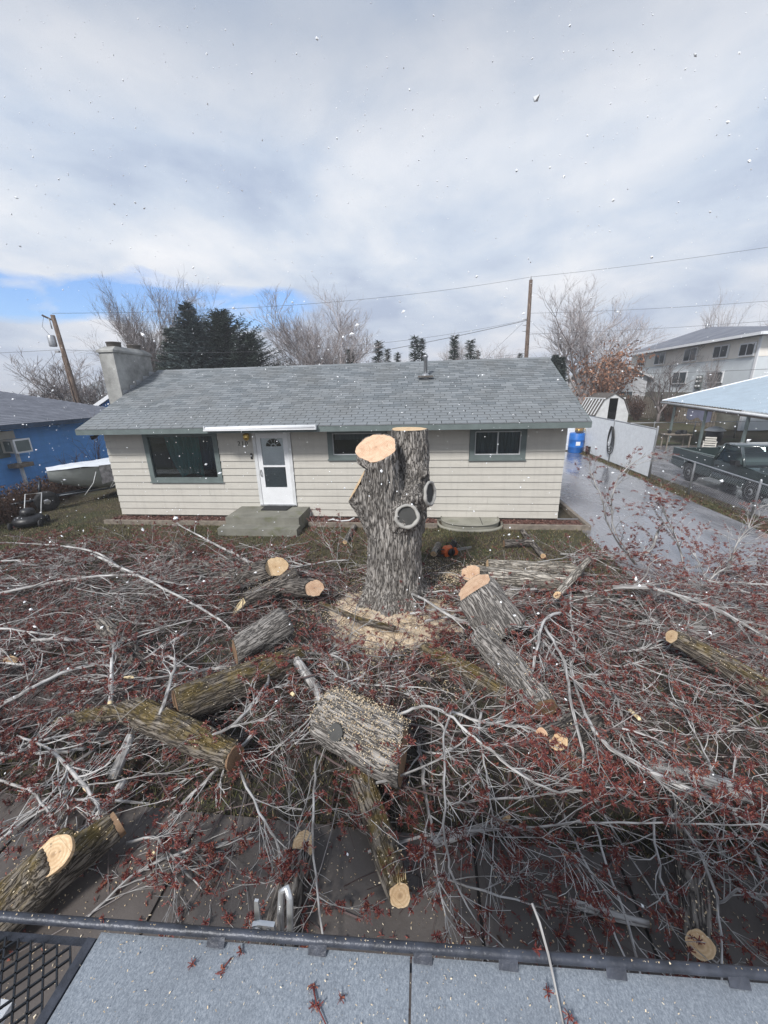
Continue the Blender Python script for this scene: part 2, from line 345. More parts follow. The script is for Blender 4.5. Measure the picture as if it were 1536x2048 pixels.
def part(name, mb, mat, parent):
    """mesh given in world coordinates, child of a thing that stands at parent.location"""
    o = obj(name, mb, mat, parent); bpy.context.view_layer.update
    o.matrix_parent_inverse = Matrix.LocRotScale(parent.location, parent.rotation_euler, (1, 1, 1)).inverted() if parent.parent is None else Matrix.Identity(4)
    return o
def sub(name, mb, mat, parent): return obj(name, mb, mat, parent)

# ================================================================ the setting
def gz(y): return 0. if y < 14 else min(.05*(y-14), 1.8)
def sheet(name, poly, z, mat, parent=None, thick=0.):
    b = MB()
    if thick: b.prism(poly, 'z', z-thick, z)
    else: b.add([(x, y, z) for x, y in poly], [tuple(range(len(poly)))])
    return obj(name, b, mat, parent)
b = MB(); ys = [-80, -12, 5, 14, 20, 30, 40, 50, 120, 700, 2500]; xs = [-2500, -300, -60, -20, 0, 20, 60, 300, 2500]
b.add([(x, y, gz(y)) for y in ys for x in xs], [(j*9+i, j*9+i+1, (j+1)*9+i+1, (j+1)*9+i) for j in range(len(ys)-1) for i in range(8)])
tag(obj('ground', b, 'ground'), kind='structure')
tag(sheet('driveway', [(11.35, -4.2), (15.55, -4.2), (15.62, 3.2), (15.7, 10.2), (15.6, 12), (11.9, 12.4), (11.75, 1.2), (11.35, -.7)], .006, 'asphalt'), kind='structure')
tag(sheet('neighbour_driveway', [(16.45, -6), (30, -6), (30, 15.6), (21.5, 15.9), (16.5, 12)], .006, 'asphalt'), kind='structure')
MT['apron'] = mat_concrete('pale_apron_concrete', (.30, .275, .25), .7)
MT['soil'] = mat_concrete('damp_shade_soil', (.05, .042, .032), .45, .5)  # damp soil, its colour darkened to paint in deep shade under the brush
tag(sheet('brush_soil', [(-4, -8.0), (11.1, -8.0), (11.0, -3.2), (9.2, -2.7), (8.2, -3.2), (5.4, -3.1), (3.6, -2.6), (.6, -2.7), (-4, -3.2)], .0015, 'soil'), kind='structure')
tag(sheet('driveway_apron', [(11.2, -6.3), (15.6, -6.3), (15.3, -4.21), (11.3, -4.21)], .006, 'apron'), kind='structure')
# pavement along the kerb: cast slabs, joints left open
pv = tag(sheet('pavement', [(-14, -13.5), (24, -13.5), (24, -8.02), (-14, -8.02)], .003, 'darkin'), kind='structure')
jx = [-2.6, -.9, .8, 2.5, 4.05, 5.55, 7.86, 8.95, 10.4, 12.1]
for i in range(len(jx)-1):
    for y0, y1 in ((-9.62, -8.03), (-11.3, -9.64)):
        q = MB().box(jx[i]+.012, jx[i+1]-.012, y0, y1, -.05, .02+.003*rnd.random()); obj('slab', q, 'pave', pv)
pv2 = tag(sheet('front_path', [(-9, -7.42), (5.1, -7.42), (5.1, -6.35), (-9, -6.35)], .003, 'darkin'), kind='structure')
for i in range(9):
    x = -7.7+1.4*i; obj('slab', MB().box(x+.01, x+1.39, -7.41, -6.36, -.05, .018), 'pave', pv2)

# ================================================================ the beige house
H = empty('beige_house', (4.6, 3.2, 0), 'beige lap-sided ranch house with grey shingle roof behind the stump', 'house')
XL, XR, Z0 = -1.72, 10.94, .12
OPEN = [(-.486, 1.606, 1.175, 2.47), (2.752, 3.726, .43, 2.50), (4.86, 6.35, 1.80, 2.49), (8.62, 9.92, 1.77, 2.49)]   # x0,x1,z0,z1
ZT = 2.56
wallm = MB()
xsb = sorted({XL, XR, *[v for o in OPEN for v in o[:2]]})
for x0, x1 in zip(xsb, xsb[1:]):
    op = [o for o in OPEN if o[0] <= x0+1e-6 and o[1] >= x1-1e-6]
    segs = [(Z0, ZT)] if not op else [(Z0, op[0][2]), (op[0][3], ZT)]
    for a, c in segs: wallm.box(x0, x1, .0, .12, a, c)
for x in (XL, XR-.12): wallm.box(x, x+.12, .121, 6.28, Z0, ZT)
wallm.box(XL, XR, 6.281, 6.4, Z0, ZT)
for x in (XL+.02, XR-.14): wallm.prism([(.1, ZT), (6.3, ZT), (3.2, 4.2)], 'x', x, x+.1)
part('wall', wallm, 'siding', H)
part('foundation', MB().box(XL+.03, XR-.03, .03, 6.37, -.3, Z0), 'concrete', H)
def board(x0, x1, z0, z1, cut_top):
    yb, yt = -.038, (-.012 if not cut_top else -.020)
    return MB().add([(x0,yb,z0),(x1,yb,z0),(x1,-.002,z0),(x0,-.002,z0),(x0,yt,z1),(x1,yt,z1),(x1,-.002,z1),(x0,-.002,z1)],
                    [(3,2,1,0),(4,5,6,7),(0,1,5,4),(1,2,6,5),(2,3,7,6),(3,0,4,7)])
joints = {0: [8.55], 2: [3.0, 9.1], 3: [1.2], 4: [6.9], 6: [5.8], 8: [7.4], 10: [7.0]}
for i in range(13):
    za, zb = Z0+.2*i, min(Z0+.2*(i+1), ZT)
    if zb-za < .02: continue
    cuts = sorted({XL-.02, XR+.02, *[v for o in OPEN for v in (o[0]-.065, o[1]+.065)], *joints.get(i, [])})
    run = []
    for x0, x1 in zip(cuts, cuts[1:]):
        xm = (x0+x1)/2; op = [o for o in OPEN if o[0]-.07 < xm < o[1]+.07]; spans = [(za, zb)]
        if op:
            lo, hi = op[0][2]-.065, op[0][3]+.06
            spans = [q for q in ((za, min(zb, lo)), (max(za, hi), zb)) if q[1]-q[0] > .015]
        for q in spans:
            full = q == (za, zb)
            if full and run and run[-1][3] and abs(run[-1][1]-x0) < 1e-6 and x0 not in joints.get(i, []): run[-1] = (run[-1][0], x1, q, True)
            else: run.append((x0, x1, q, full))
    for x0, x1, q, full in run: part('siding_board', board(x0+.002, x1-.002, q[0]+.001, q[1]+.012*(full and zb < ZT), not full), 'siding', H)
part('soffit', MB().box(-1.88, 11.18, -.6, .0, 2.562, 2.585), 'siding', H)
# roof
EY, EZ, RY, RZ = -.63, 2.715, 3.2, 4.36
RX0, RX1 = -1.95, 11.24
sl = Vector((0, RY-EY, RZ-EZ)); SL = sl.length; sl.normalize(); sn = Vector((0, -sl.z, sl.y))
roof = MB()
roof.prism([(EY, EZ-.03), (RY, RZ-.03), (2*RY-EY, EZ-.03), (2*RY-EY, EZ-.11), (RY, RZ-.13), (EY, EZ-.11)], 'x', RX0+.01, RX1-.01)
R_ = part('roof', roof, 'darkin', H)
fas = MB().box(RX0, RX1, EY-.035, EY-.003, EZ-.155, EZ-.012)
sub('fascia', fas, 'trim', R_)
for x in (RX0-.025, RX1+.002): sub('rake_board', MB().prism([(EY-.03, EZ-.15), (RY, RZ-.17), (RY, RZ-.015), (EY-.03, EZ-.012)], 'x', x, x+.023), 'trim', R_)
sub('drip_edge', MB().box(RX0, RX1, EY-.045, EY-.02, EZ-.012, EZ-.004), 'galv', R_)
def shingle(w, L=.19, t=.017):
    m = MB(); e = .005
    pts = []
    for x in (e, w-e):
        pts += [(x, 0, 0), (x, 0, t), (x, L, .002), (x, L, -.002)]
    m.add(pts, [(0, 1, 2, 3), (7, 6, 5, 4), (0, 4, 5, 1), (1, 5, 6, 2), (2, 6, 7, 3), (3, 7, 4, 0)]); return m
TW = .305; SHM = {}; rot = Euler((math.atan2(RZ-EZ, RY-EY), 0, 0)); rotm = rot.to_matrix()
NC = 30; ex = SL/NC; rest = MB(); count = 0
for ci in range(NC):
    x = RX0; first = TW*((ci*.5+.13*math.sin(ci*2.1)) % 1)
    while x < RX1-.01:
        wd = first if (x == RX0 and first > .05) else TW; wd = min(wd, RX1-x)
        org = Vector((x, EY-.02, EZ-.012))+sl*(ci*ex)+sn*(.004+.002*rnd.random())
        if ci < 7 and count < 300:
            k = round(wd, 2)
            if k not in SHM: SHM[k] = shingle(k).mesh('shingle')
            o = link('shingle', SHM[k], 'shingle', R_); o.location = org; o.rotation_euler = rot; count += 1
        else:
            q = shingle(wd); rest.add([org+rotm@Vector(p) for p in q.v], q.f)
        x += wd
tag(sub('upper_shingles', rest, 'shingle', R_), kind='stuff')
cap = MB()
for i in range(44):
    x = RX0+i*.3; t = .004*(i % 2)
    cap.add([(x, RY-.14, RZ-.045+t), (x+.32, RY-.14, RZ-.05+t), (x+.32, RY, RZ+.02+t), (x, RY, RZ+.026+t), (x, RY+.14, RZ-.045+t), (x+.32, RY+.14, RZ-.05+t)], [(0, 1, 2, 3), (3, 2, 5, 4)])
tag(sub('ridge_cap', cap, 'shingle', R_), kind='stuff')
# chimney straddling the left rake
ch = MB(); cx0, cx1, cy0, cy1 = -2.46, -1.98, 1.32, 2.98
CH = part('chimney', MB().box(cx0, cx1, cy0, cy1, 0, 4.82), 'chimney', H)
cc = MB(); cc.box(cx0-.04, cx1+.04, cy0-.04, cy1+.04, 4.82, 4.88)
cc.add([(cx0-.04, cy0-.04, 4.88), (cx1+.04, cy0-.04, 4.88), (cx1+.04, cy1+.04, 4.88), (cx0-.04, cy1+.04, 4.88), (cx0+.05, cy0+.2, 5.0), (cx1-.05, cy0+.2, 5.0), (cx1-.05, cy1-.2, 5.0), (cx0+.05, cy1-.2, 5.0)],
       [(0, 1, 5, 4), (1, 2, 6, 5), (2, 3, 7, 6), (3, 0, 4, 7), (4, 5, 6, 7)])
sub('crown', cc, 'chimney', CH)
for y in (1.72, 2.58):
    f = MB(); f.lathe([(.19, 4.96), (.20, 5.0), (.20, 5.11), (.215, 5.115), (.21, 5.14), (.15, 5.14), (.145, 5.0)], (-2.22, y, 0), 14); sub('flue', f, 'flue', CH)
fl = MB()
for i in range(5):
    y = 1.36+i*.34; z = EZ+(y-EY)*sl.z/sl.y; fl.box(cx1+.003, cx1+.02, y, y+.33, z, z+.16)
sub('flashing', fl, 'galv', CH)
# vent pipe
V = part('vent_pipe', MB().lathe([(.055, 3.80), (.055, 4.40), (.075, 4.41), (.075, 4.46), (.05, 4.47)], (7.4, 2.0, 0), 14), 'galv', H)
zz = EZ+(2.0-EY)*sl.z/sl.y
sub('collar', MB().lathe([(.16, zz-.06), (.15, zz+.02), (.09, zz+.10), (.06, zz+.12)], (7.4, 2.0, 0), 14), 'galv', V)
sub('boot', MB().prism([(7.18, zz-.0), (7.62, zz-.0), (7.62, zz+.05), (7.18, zz+.05)], 'y', 1.75, 1.9), 'flue', V)
# windows
def window(o, fw, depth, panes, curtain=None, inner='offwhite', cmat='wcurtain'):
    x0, x1, z0, z1 = o; f = MB(); e = .06
    f.box(x0-e, x0+fw, -.05, .06, z0-e, z1+.03); f.box(x1-fw, x1+e, -.05, .06, z0-e, z1+.03)
    f.box(x0+fw, x1-fw, -.05, .06, z1-fw*.6, z1+.03); f.box(x0+fw, x1-fw, -.05, .06, z0-e, z0+fw)
    W = part('window', f, 'trim', H)
    sub('sill', MB().box(x0-e-.02, x1+e+.02, -.075, -.052, z0-e-.015, z0-e+.02), 'trim', W)
    ix0, ix1, iz0, iz1 = x0+fw, x1-fw, z0+fw, z1-fw*.6
    if panes > 1 or inner:
        s = MB(); t = .022
        s.box(ix0, ix0+t, -.02, .03, iz0, iz1); s.box(ix1-t, ix1, -.02, .03, iz0, iz1); s.box(ix0+t, ix1-t, -.02, .03, iz1-t, iz1); s.box(ix0+t, ix1-t, -.02, .03, iz0, iz0+t)
        if panes == 2: xm = (ix0+ix1)/2; s.box(xm-.014, xm+.014, -.024, .03, iz0+t, iz1-t)
        sub('sash', s, inner, W)
    for i in range(panes):
        a = ix0+(ix1-ix0)*i/panes; c = ix0+(ix1-ix0)*(i+1)/panes
        sub('pane', MB().box(a+.005, c-.005, .004+.004*i, .008+.004*i, iz0, iz1), 'glass', W)
    r = MB(); d = depth
    r.quad((x0, d, z0), (x1, d, z0), (x1, d, z1), (x0, d, z1)); r.quad((x0, .1, z0), (x0, d, z0), (x0, d, z1), (x0, .1, z1)); r.quad((x1, d, z0), (x1, .1, z0), (x1, .1, z1), (x1, d, z1))
    r.quad((x0, .1, z0), (x1, .1, z0), (x1, d, z0), (x0, d, z0)); r.quad((x0, d, z1), (x1, d, z1), (x1, .1, z1), (x0, .1, z1)); sub('room_recess', r, 'darkin', W)
    return W
def drape(x0, x1, z0, z1, y, waves, edge=None, hem=None, amp=.03):
    m = MB(); nx, nz = 60, 14; vs = []
    for j in range(nz+1):
        t = j/nz
        for i in range(nx+1):
            s = i/nx; xa = x0 if edge is None else edge(t); zb = z0 if hem is None else hem(s)
            x = xa+(x1-xa)*s; z = z1+(zb-z1)*t
            vs.append((x, y+amp*(.4+.6*t)*math.sin(waves*s*2*PI+1.3*math.sin(s*9)), z))
    m.add(vs, [(j*(nx+1)+i, j*(nx+1)+i+1, (j+1)*(nx+1)+i+1, (j+1)*(nx+1)+i) for j in range(nz) for i in range(nx)], None, True); return m
w1 = window(OPEN[0], .075, .9, 1, inner=None)
sub('curtain', drape(-.05, .98, 1.24, 2.45, .2, 7, edge=lambda t: -.06+.10*t+.25*t**3, hem=lambda s: 1.22+.10*math.sin(s*3.0)), 'curtain', w1)
sub('blanket', drape(.8, 1.55, 1.36, 2.45, .26, 5, hem=lambda s: 1.45-.05*s, amp=.04), 'navy', w1)
w2 = window(OPEN[2], .07, .8, 1); sub('blind', MB().box(4.95, 6.26, .2, .21, 2.25, 2.48), 'wcurtain', w2)
w3 = window(OPEN[3], .075, .8, 2); sub('curtain', drape(8.72, 9.85, 1.80, 2.46, .13, 11), 'wcurtain', w3)
# door
x0, x1, z0, z1 = OPEN[1]
f = MB(); f.box(x0-.055, x0+.035, -.06, .08, z0, z1+.05); f.box(x1-.035, x1+.055, -.06, .08, z0, z1+.05); f.box(x0+.035, x1-.035, -.06, .08, z1-.02, z1+.05)
D = part('door_frame', f, 'offwhite', H)
d = MB(); a0, a1, b0, b1 = x0+.04, x1-.04, z0+.04, z1-.025; yd0, yd1 = -.045, -.012
gx0, gx1 = a0+.13, a1-.13; zg = [(b0+.50, b0+1.08), (b0+1.13, b1-.13)]
d.box(a0, gx0, yd0, yd1, b0, b1); d.box(gx1, a1, yd0, yd1, b0, b1); d.box(gx0, gx1, yd0, yd1, b0, zg[0][0]); d.box(gx0, gx1, yd0, yd1, zg[0][1], zg[1][0]); d.box(gx0, gx1, yd0, yd1, zg[1][1], b1)
DO = part('storm_door', d, 'white', H)
for a, c in zg: sub('pane', MB().box(gx0, gx1, -.03, -.026, a, c), 'doorglass', DO)
sub('inner_door', MB().box(a0, a1, -.008, .03, b0, b1), 'white', DO)
MT['screen'] = simple('grey_screen', (.27, .30, .31), .7, .1, 60)
sub('insect_screen', MB().box(gx0+.002, gx1-.002, -.02, -.018, *zg[0]), 'screen', DO)
cxm, czm, rf = (a0+a1)/2+.03, b1-.36, .215
fanb = MB()
for k in range(5):
    for (ra, rb) in ((.085, rf),):
        t0, t1 = PI*k/5+.045, PI*(k+1)/5-.045; ps = [(cxm+ra*math.cos(t0+(t1-t0)*i/4), czm+ra*math.sin(t0+(t1-t0)*i/4)) for i in range(5)]+[(cxm+rb*math.cos(t1-(t1-t0)*i/4), czm+rb*math.sin(t1-(t1-t0)*i/4)) for i in range(5)]
        fanb.prism(ps[::-1], 'y', -.014, -.0085)
fanb.prism([(cxm+.06*math.cos(PI*i/8), czm+.06*math.sin(PI*i/8)) for i in range(9)][::-1], 'y', -.014, -.0085)
sub('fan_light', fanb, 'darkin', DO)
hb = MB().tube([(a0+.05, -.055, .43+.86), (a0+.055, -.095, .43+.9), (a0+.055, -.095, .43+1.0), (a0+.05, -.055, .43+1.04)], .013, 6); sub('handle', hb, 'black', DO)
sub('threshold', MB().box(x0-.03, x1+.03, -.09, .0, z0, z0+.038), 'galv', DO)
# awning roll on the fascia
A = empty('awning_roll', (3.2, -.74, 2.69), 'white rolled-up awning tube along the eave above the front door', 'awning')
part('roll', MB().tube([(1.80, -.74, 2.675), (3.2, -.74, 2.69), (4.70, -.74, 2.695)], .052, 14), 'white', A)
for x in (1.8, 4.7): part('end_bracket', MB().box(x-.02 if x < 3 else x+.001, x-.001 if x < 3 else x+.02, -.80, -.67, 2.62, 2.75), 'white', A)
part('front_bar', MB().box(1.77, 4.72, -.815, -.797, 2.63, 2.66), 'white', A)
# porch lamp, number, bell
Lp = empty('porch_lamp', (2.57, -.05, 2.35), 'small brass porch lamp on the beige wall left of the white door', 'lamp')
part('cap', MB().lathe([(.02, 2.50), (.06, 2.485), (.085, 2.45), (.085, 2.43)], (2.57, -.13, 0), 12), 'brass', Lp)
part('shade', MB().lathe([(.075, 2.43), (.085, 2.38), (.06, 2.32), (.02, 2.295)], (2.57, -.13, 0), 8, smooth=False), 'brass', Lp)
part('back_plate', MB().box(2.53, 2.61, -.05, -.032, 2.36, 2.48), 'brass', Lp)
part('arm', MB().tube([(2.57, -.04, 2.42), (2.57, -.09, 2.47), (2.57, -.12, 2.48)], .01, 6), 'brass', Lp)
def text_mesh(s, size, depth):
    c = bpy.data.curves.new('t', 'FONT'); c.body = s; c.size = size; c.extrude = depth; c.align_x = 'CENTER'; c.align_y = 'CENTER'; c.space_character = 1.25
    t = bpy.data.objects.new('t', c); COL.objects.link(t); bpy.context.view_layer.update()
    m = bpy.data.meshes.new_from_object(t.evaluated_get(bpy.context.evaluated_depsgraph_get())); bpy.data.objects.remove(t); m.materials.clear(); return m
MT['numeral'] = simple('dull_numerals', (.10, .10, .085), .5, .2)
nm = link('house_number', text_mesh('210', .17, .006), 'numeral', None); nm.location = (2.40, -.036, 2.205); nm.rotation_euler = (PI/2, 0, 0)
tag(nm, 'dark house number 210 on the siding below the porch lamp', 'house number')
Db = empty('doorbell', (2.61, -.035, 1.86), 'small black mailbox-like door bell fitting beside the white door', 'doorbell')
part('plate', MB().box(2.585, 2.635, -.05, -.032, 1.78, 1.94), 'black', Db); part('button', MB().lathe([(.018, -.062), (.018, -.05)], (2.61, 0, 1.87), 10, 'y'), 'white', Db)
Sp = empty('eave_floodlight', (-1.62, -.32, 2.5), 'small dark floodlight under the left end of the eave', 'floodlight')
part('base', MB().lathe([(.05, 2.53), (.05, 2.56)], (-1.62, -.35, 0), 10), 'black', Sp); part('head', MB().tube([(-1.60, -.35, 2.53), (-1.68, -.40, 2.48), (-1.75, -.46, 2.46)], [.025, .05, .06], 10), 'black', Sp)
# steps with doormat
S = empty('front_steps', (3.1, -.5, 0), 'mossy concrete front steps below the white door', 'steps')
part('landing', MB().prism([(-.034, -.05), (-.034, .4), (-1.02, .385), (-1.03, -.05)], 'x', 2.12, 4.14), 'concrete', S)
part('tread', MB().prism([(-1.031, -.05), (-1.031, .2), (-1.36, .19), (-1.37, -.05)], 'x', 2.05, 4.18), 'concrete', S)
MT['mat'] = simple('black_doormat', (.02, .02, .022), .95, .5, 40, bump=.5)
tag(obj('doormat', MB().add([(2.86, -.42, .402), (3.6, -.42, .402), (3.64, -.06, .407), (2.84, -.06, .407), (2.86, -.42, .418), (3.6, -.42, .418), (3.64, -.06, .423), (2.84, -.06, .423)], [(3,2,1,0),(4,5,6,7),(0,1,5,4),(1,2,6,5),(2,3,7,6),(3,0,4,7)]), 'mat'), 'black doormat lying on the concrete landing at the white door', 'doormat')
# window well
ww = MB(); pts = [(8.63+.76*math.cos(PI+PI*i/24), -.04+.72*(abs(math.sin(PI+PI*i/24))**.6)*-1) for i in range(25)]
ww.prism(pts, 'z', -.02, .14)
WW = tag(obj('window_well', ww, 'well'), 'rounded pale concrete window well against the foundation right of the stump', 'window well')
sub('rim', MB().tube([(x, y-.015, .145) for x, y in pts], .022, 6), 'well', WW); sub('joint', MB().box(8.9, 8.915, -.68, -.05, .141, .144), 'darkin', WW)
sub('base_lip', MB().tube([(8.63+.86*math.cos(PI+PI*i/24), -.04-.80*(abs(math.sin(PI+PI*i/24))**.6), .02) for i in range(25)], .045, 6), 'well', WW)
# planting beds edged with timber
def bed(x0, x1, label, seed):
    B = empty('planting_bed', ((x0+x1)/2, -.35, 0), label, 'planting bed')
    part('front_timber', MB().box(x0, x1, -.62, -.53, -.02, .12), 'timber', B)
    m = MB(); rr = random.Random(seed)
    m.quad((x0, -.53, .05), (x1, -.53, .05), (x1, .0, .06), (x0, .0, .06))
    for i in range(int((x1-x0)*420)):
        p = Vector((rr.uniform(x0, x1), rr.uniform(-.55, -.01), .055+.03*rr.random())); s = rr.uniform(.012, .04); e = Euler((rr.uniform(-.6, .6), rr.uniform(-.6, .6), rr.uniform(0, 6)))
        m.add([p+e.to_matrix()@Vector(q) for q in ((-s, -s*.4, 0), (s, -s*.4, 0), (s, s*.4, .004), (-s, s*.4, .004))], [(0, 1, 2, 3)])
    tag(part('mulch', m, 'mulch', B), kind='stuff'); return B
bed(-1.85, 2.0, 'red mulch bed edged with timber under the picture window', 1)
B = bed(9.45, 11.5, 'timber-edged mulch bed at the right corner of the beige house', 2)
part('side_timber', MB().box(11.5, 11.6, -.62, 2.2, -.02, .13), 'timber', B)
part('end_flashing', MB().box(10.96, 11.49, -.02, .0, .08, .115), 'galv', B)
bed(4.25, 7.75, 'dark mulch bed along the wall behind the stump', 3)
# pipe by the steps
tag(obj('garden_pipe', MB().tube([(4.75, -.35, .1), (4.9, -.42, .16), (5.1, -.45, .12), (5.35, -.42, .13), (5.5, -.38, .2)], .022, 8), 'offwhite'), 'short white pipe lying on the bed right of the front steps', 'pipe')

# ================================================================ blue neighbour house
BH = empty('blue_house', (-12, 0, 0), 'bright blue house with a dark hip roof at the left edge', 'house')
wx = -8.35
part('wall', MB().box(-16, wx, -6, 8.9, 0, 2.6), 'blue_siding', BH)
for i in range(10):
    z = .25+.24*i
    part('siding_board', MB().add([(wx+.03, -6, z), (wx+.03, 8.9, z), (wx+.001, 8.9, z), (wx+.001, -6, z), (wx+.008, -6, z+.235), (wx+.008, 8.9, z+.235)], [(0, 1, 2, 3), (0, 1, 5, 4), (4, 5, 2, 3)]), 'blue_siding', BH)
hr = MB(); ex0, ex1, ey0, ey1, ez = -16.6, -7.6, -6.6, 9.5, 2.66; rz_ = 4.05
def hip(m, x0, x1, y0, y1, z, rA, rB, th=.12):
    m.add([(x0, y0, z), (x1, y0, z), (x1, y1, z), (x0, y1, z), rA, rB, (x0, y0, z-th), (x1, y0, z-th), (x1, y1, z-th), (x0, y1, z-th)],
          [(0, 1, 4), (1, 2, 5, 4), (2, 3, 5), (3, 0, 4, 5), (0, 6, 7, 1), (1, 7, 8, 2), (2, 8, 9, 3), (3, 9, 6, 0), (9, 8, 7, 6)]); return m
BR = part('roof', hip(hr, ex0, ex1, ey0, ey1, ez, (-12.1, -2, rz_), (-12.1, 5.4, rz_)), 'shingle_dark', BH)
sub('fascia', MB().box(ex1-.001, ex1+.02, ey0, ey1, ez-.17, ez-.005), 'navy', BR)
cs = MB(); rs = random.Random(5)
slx = (rz_-ez)/(12.1-7.6)
for j in range(26):
    x = ex1-j*.17; ya = ey0+(j*.17)*(4.6/4.5); yb = ey1-(j*.17)*(4.1/4.5); y = ya
    while y < yb:
        yn = min(y+rs.uniform(.28, .34), yb); z = ez+(ex1-x)*slx
        cs.add([(x+.01, y+.004, z+.016), (x+.01, yn-.004, z+.016), (x-.18, yn-.004, z+.18*slx+.008), (x-.18, y+.004, z+.18*slx+.008), (x+.01, y+.004, z), (x+.01, yn-.004, z)], [(0, 1, 2, 3), (4, 5, 1, 0)]); y = yn
tag(sub('shingles', cs, 'shingle_dark', BR), kind='stuff')
Wn = part('window', MB().box(wx+.031, wx+.07, 1.2, 2.75, 1.45, 2.42), 'trim', BH)
sub('pane', MB().box(wx+.071, wx+.076, 1.3, 2.2, 1.55, 2.34), 'winpane', Wn)
AC = empty('window_air_conditioner', (wx+.3, 2.9, 1.6), 'boxy beige air conditioner in the blue house window on a wooden prop', 'air conditioner')
part('case', MB().box(wx+.078, wx+.62, 2.52, 3.12, 1.62, 2.1), 'ivory', AC)
part('front_frame', MB().box(wx+.621, wx+.65, 2.50, 3.14, 1.60, 2.12), 'white', AC)
part('grille', MB().box(wx+.651, wx+.656, 2.56, 3.08, 1.66, 2.06), 'trim', AC)
part('side_vents', MB().box(wx+.2, wx+.5, 2.512, 2.519, 1.68, 2.05), 'trim', AC)
part('filler_panel', MB().box(wx+.078, wx+.1, 2.5, 3.1, 2.11, 2.4), 'ivory', AC)
part('prop_post', MB().box(wx+.25, wx+.34, 2.76, 2.85, .4, 1.6), 'offwhite', AC)
part('prop_block', MB().box(wx+.1, wx+.5, 2.5, 3.15, 1.05, 1.2), 'timber', AC)

def gable_house(name, loc, w, dpt, eave, ridge, rot, label, wmat, rmat, trim='white', windows=()):
    h = empty(name, loc, label, 'house', None, rot)
    obj('wall', MB().prism([(-w/2, 0), (w/2, 0), (w/2, eave), (0, ridge), (-w/2, eave)], 'y', -dpt/2, dpt/2), wmat, h)
    k = (ridge-eave)/(w/2); o = .45; r = MB()
    r.prism([(-w/2-o, eave-k*o), (0, ridge), (w/2+o, eave-k*o), (w/2+o, eave-k*o+.12), (0, ridge+.13), (-w/2-o, eave-k*o+.12)], 'y', -dpt/2-o, dpt/2+o)
    rr = obj('roof', r, rmat, h)
    for s in (-1, 1):
        obj('rake_board', MB().prism([(0, ridge-.05), (s*(w/2+o), eave-k*o-.06), (s*(w/2+o), eave-k*o+.14), (0, ridge+.15)], 'y', -dpt/2-o-.04, -dpt/2-o-.002), trim, rr)
    for (x, z, ww, hh) in windows:
        wn = obj('window', MB().box(x-ww/2-.06, x+ww/2+.06, -dpt/2-.04, -dpt/2-.003, z-.06, z+hh+.06), trim, h)
        for s in (-1, 1): obj('pane', MB().box(x+(.02 if s > 0 else -ww/2), x+(ww/2 if s > 0 else -.02), -dpt/2-.055, -dpt/2-.042, z, z+hh), 'winpane', wn)
    return h
gable_house('blue_garage', (-9.4, 13.6, 0), 5.2, 6, 2.75, 4.3, .25, 'dark grey gabled roof with white rake just left of the chimney', 'blue_siding', 'shingle_dark')
gable_house('grey_roofed_house', (-25, 33, 1), 16, 8, 2.3, 4.3, PI/2+.1, 'far pale grey roof below the leaning pole on the left', 'stucco', 'shingle')
gable_house('pale_roofed_house', (-15.6, 33, 1), 11, 8, 2.6, 4.5, PI/2-.1, 'far grey roof showing left behind the chimney', 'stucco', 'shingle')
gable_house('white_gabled_house', (26.7, 35.9, 1.0), 6.9, 8, 3.2, 5.0, -.42, 'pale house with white gable rakes behind the rusty bush', 'white_siding', 'shingle', windows=((1.9, .7, 1, 1.1),))
gable_house('brown_roofed_house', (37.5, 23, .6), 9, 10, 4.0, 6.4, -1.2, 'brown-roofed house cut off by the right edge', 'stucco', MT['rust'] if 0 else simple('brown_roof', (.17, .115, .095), .8, .15, 3))
# apartment house
AP = empty('apartment_house', (33, 27, .6), 'two-storey beige and grey apartment house with hip roof on the right', 'building')
part('upper_wall', MB().box(28.5, 38, 18.7, 35.2, 5.0, 6.36), 'stucco', AP)
part('lower_wall', MB().box(28.52, 38, 18.72, 35.18, .3, 4.999), 'stucco2', AP)
ar = MB(); hip(ar, 27.9, 38.6, 18.0, 35.9, 6.42, (33, 31.0, 8.25), (33, 32.2, 8.25), .2)
AR = part('roof', ar, 'shingle_dark', AP); sub('gutter', MB().box(27.84, 27.9, 18.0, 35.9, 6.22, 6.40), 'white', AR); sub('gutter', MB().box(27.9, 38.6, 17.93, 17.999, 6.22, 6.40), 'white', AR)
for y, z in ((31, 8.25), (33, 7.6)): sub('roof_vent', MB().lathe([(.09, z-.3), (.09, z+.35)], (32.6, y, 0), 8), 'galv', AR)
part('corner_trim', MB().box(28.44, 28.499, 18.66, 18.86, .3, 6.2), 'white', AP)
part('foundation', MB().box(28.44, 28.519, 18.9, 35.18, .3, 2.75), 'concrete', AP)
for y0, y1, z0, z1 in ((24.7, 26.3, 5.1, 6.15), (21.35, 22.85, 5.1, 6.0), (18.98, 20.3, 5.05, 5.9), (25.4, 27.3, 3.4, 4.4), (21.3, 22.9, 3.42, 4.25), (29, 30.6, 5.1, 6.15), (32.3, 33.6, 5.1, 6.15)):
    wn = part('window', MB().box(28.40, 28.47, y0, y1, z0, z1), 'white', AP); ym = (y0+y1)/2
    sub('pane', MB().box(28.385, 28.399, y0+.09, ym-.05, z0+.09, z1-.09), 'winpane', wn); sub('pane', MB().box(28.385, 28.399, ym+.05, y1-.09, z0+.09, z1-.09), 'winpane', wn)
part('meter_panel', MB().box(28.38, 28.43, 23.4, 24.1, 3.0, 4.0), 'trim', AP)
for y in (23.55, 23.9):
    for z in (3.2, 3.55, 3.85): part('electric_meter', MB().lathe([(.09, 28.28), (.09, 28.379)], (0, y, z), 8, 'x'), 'offwhite', AP)

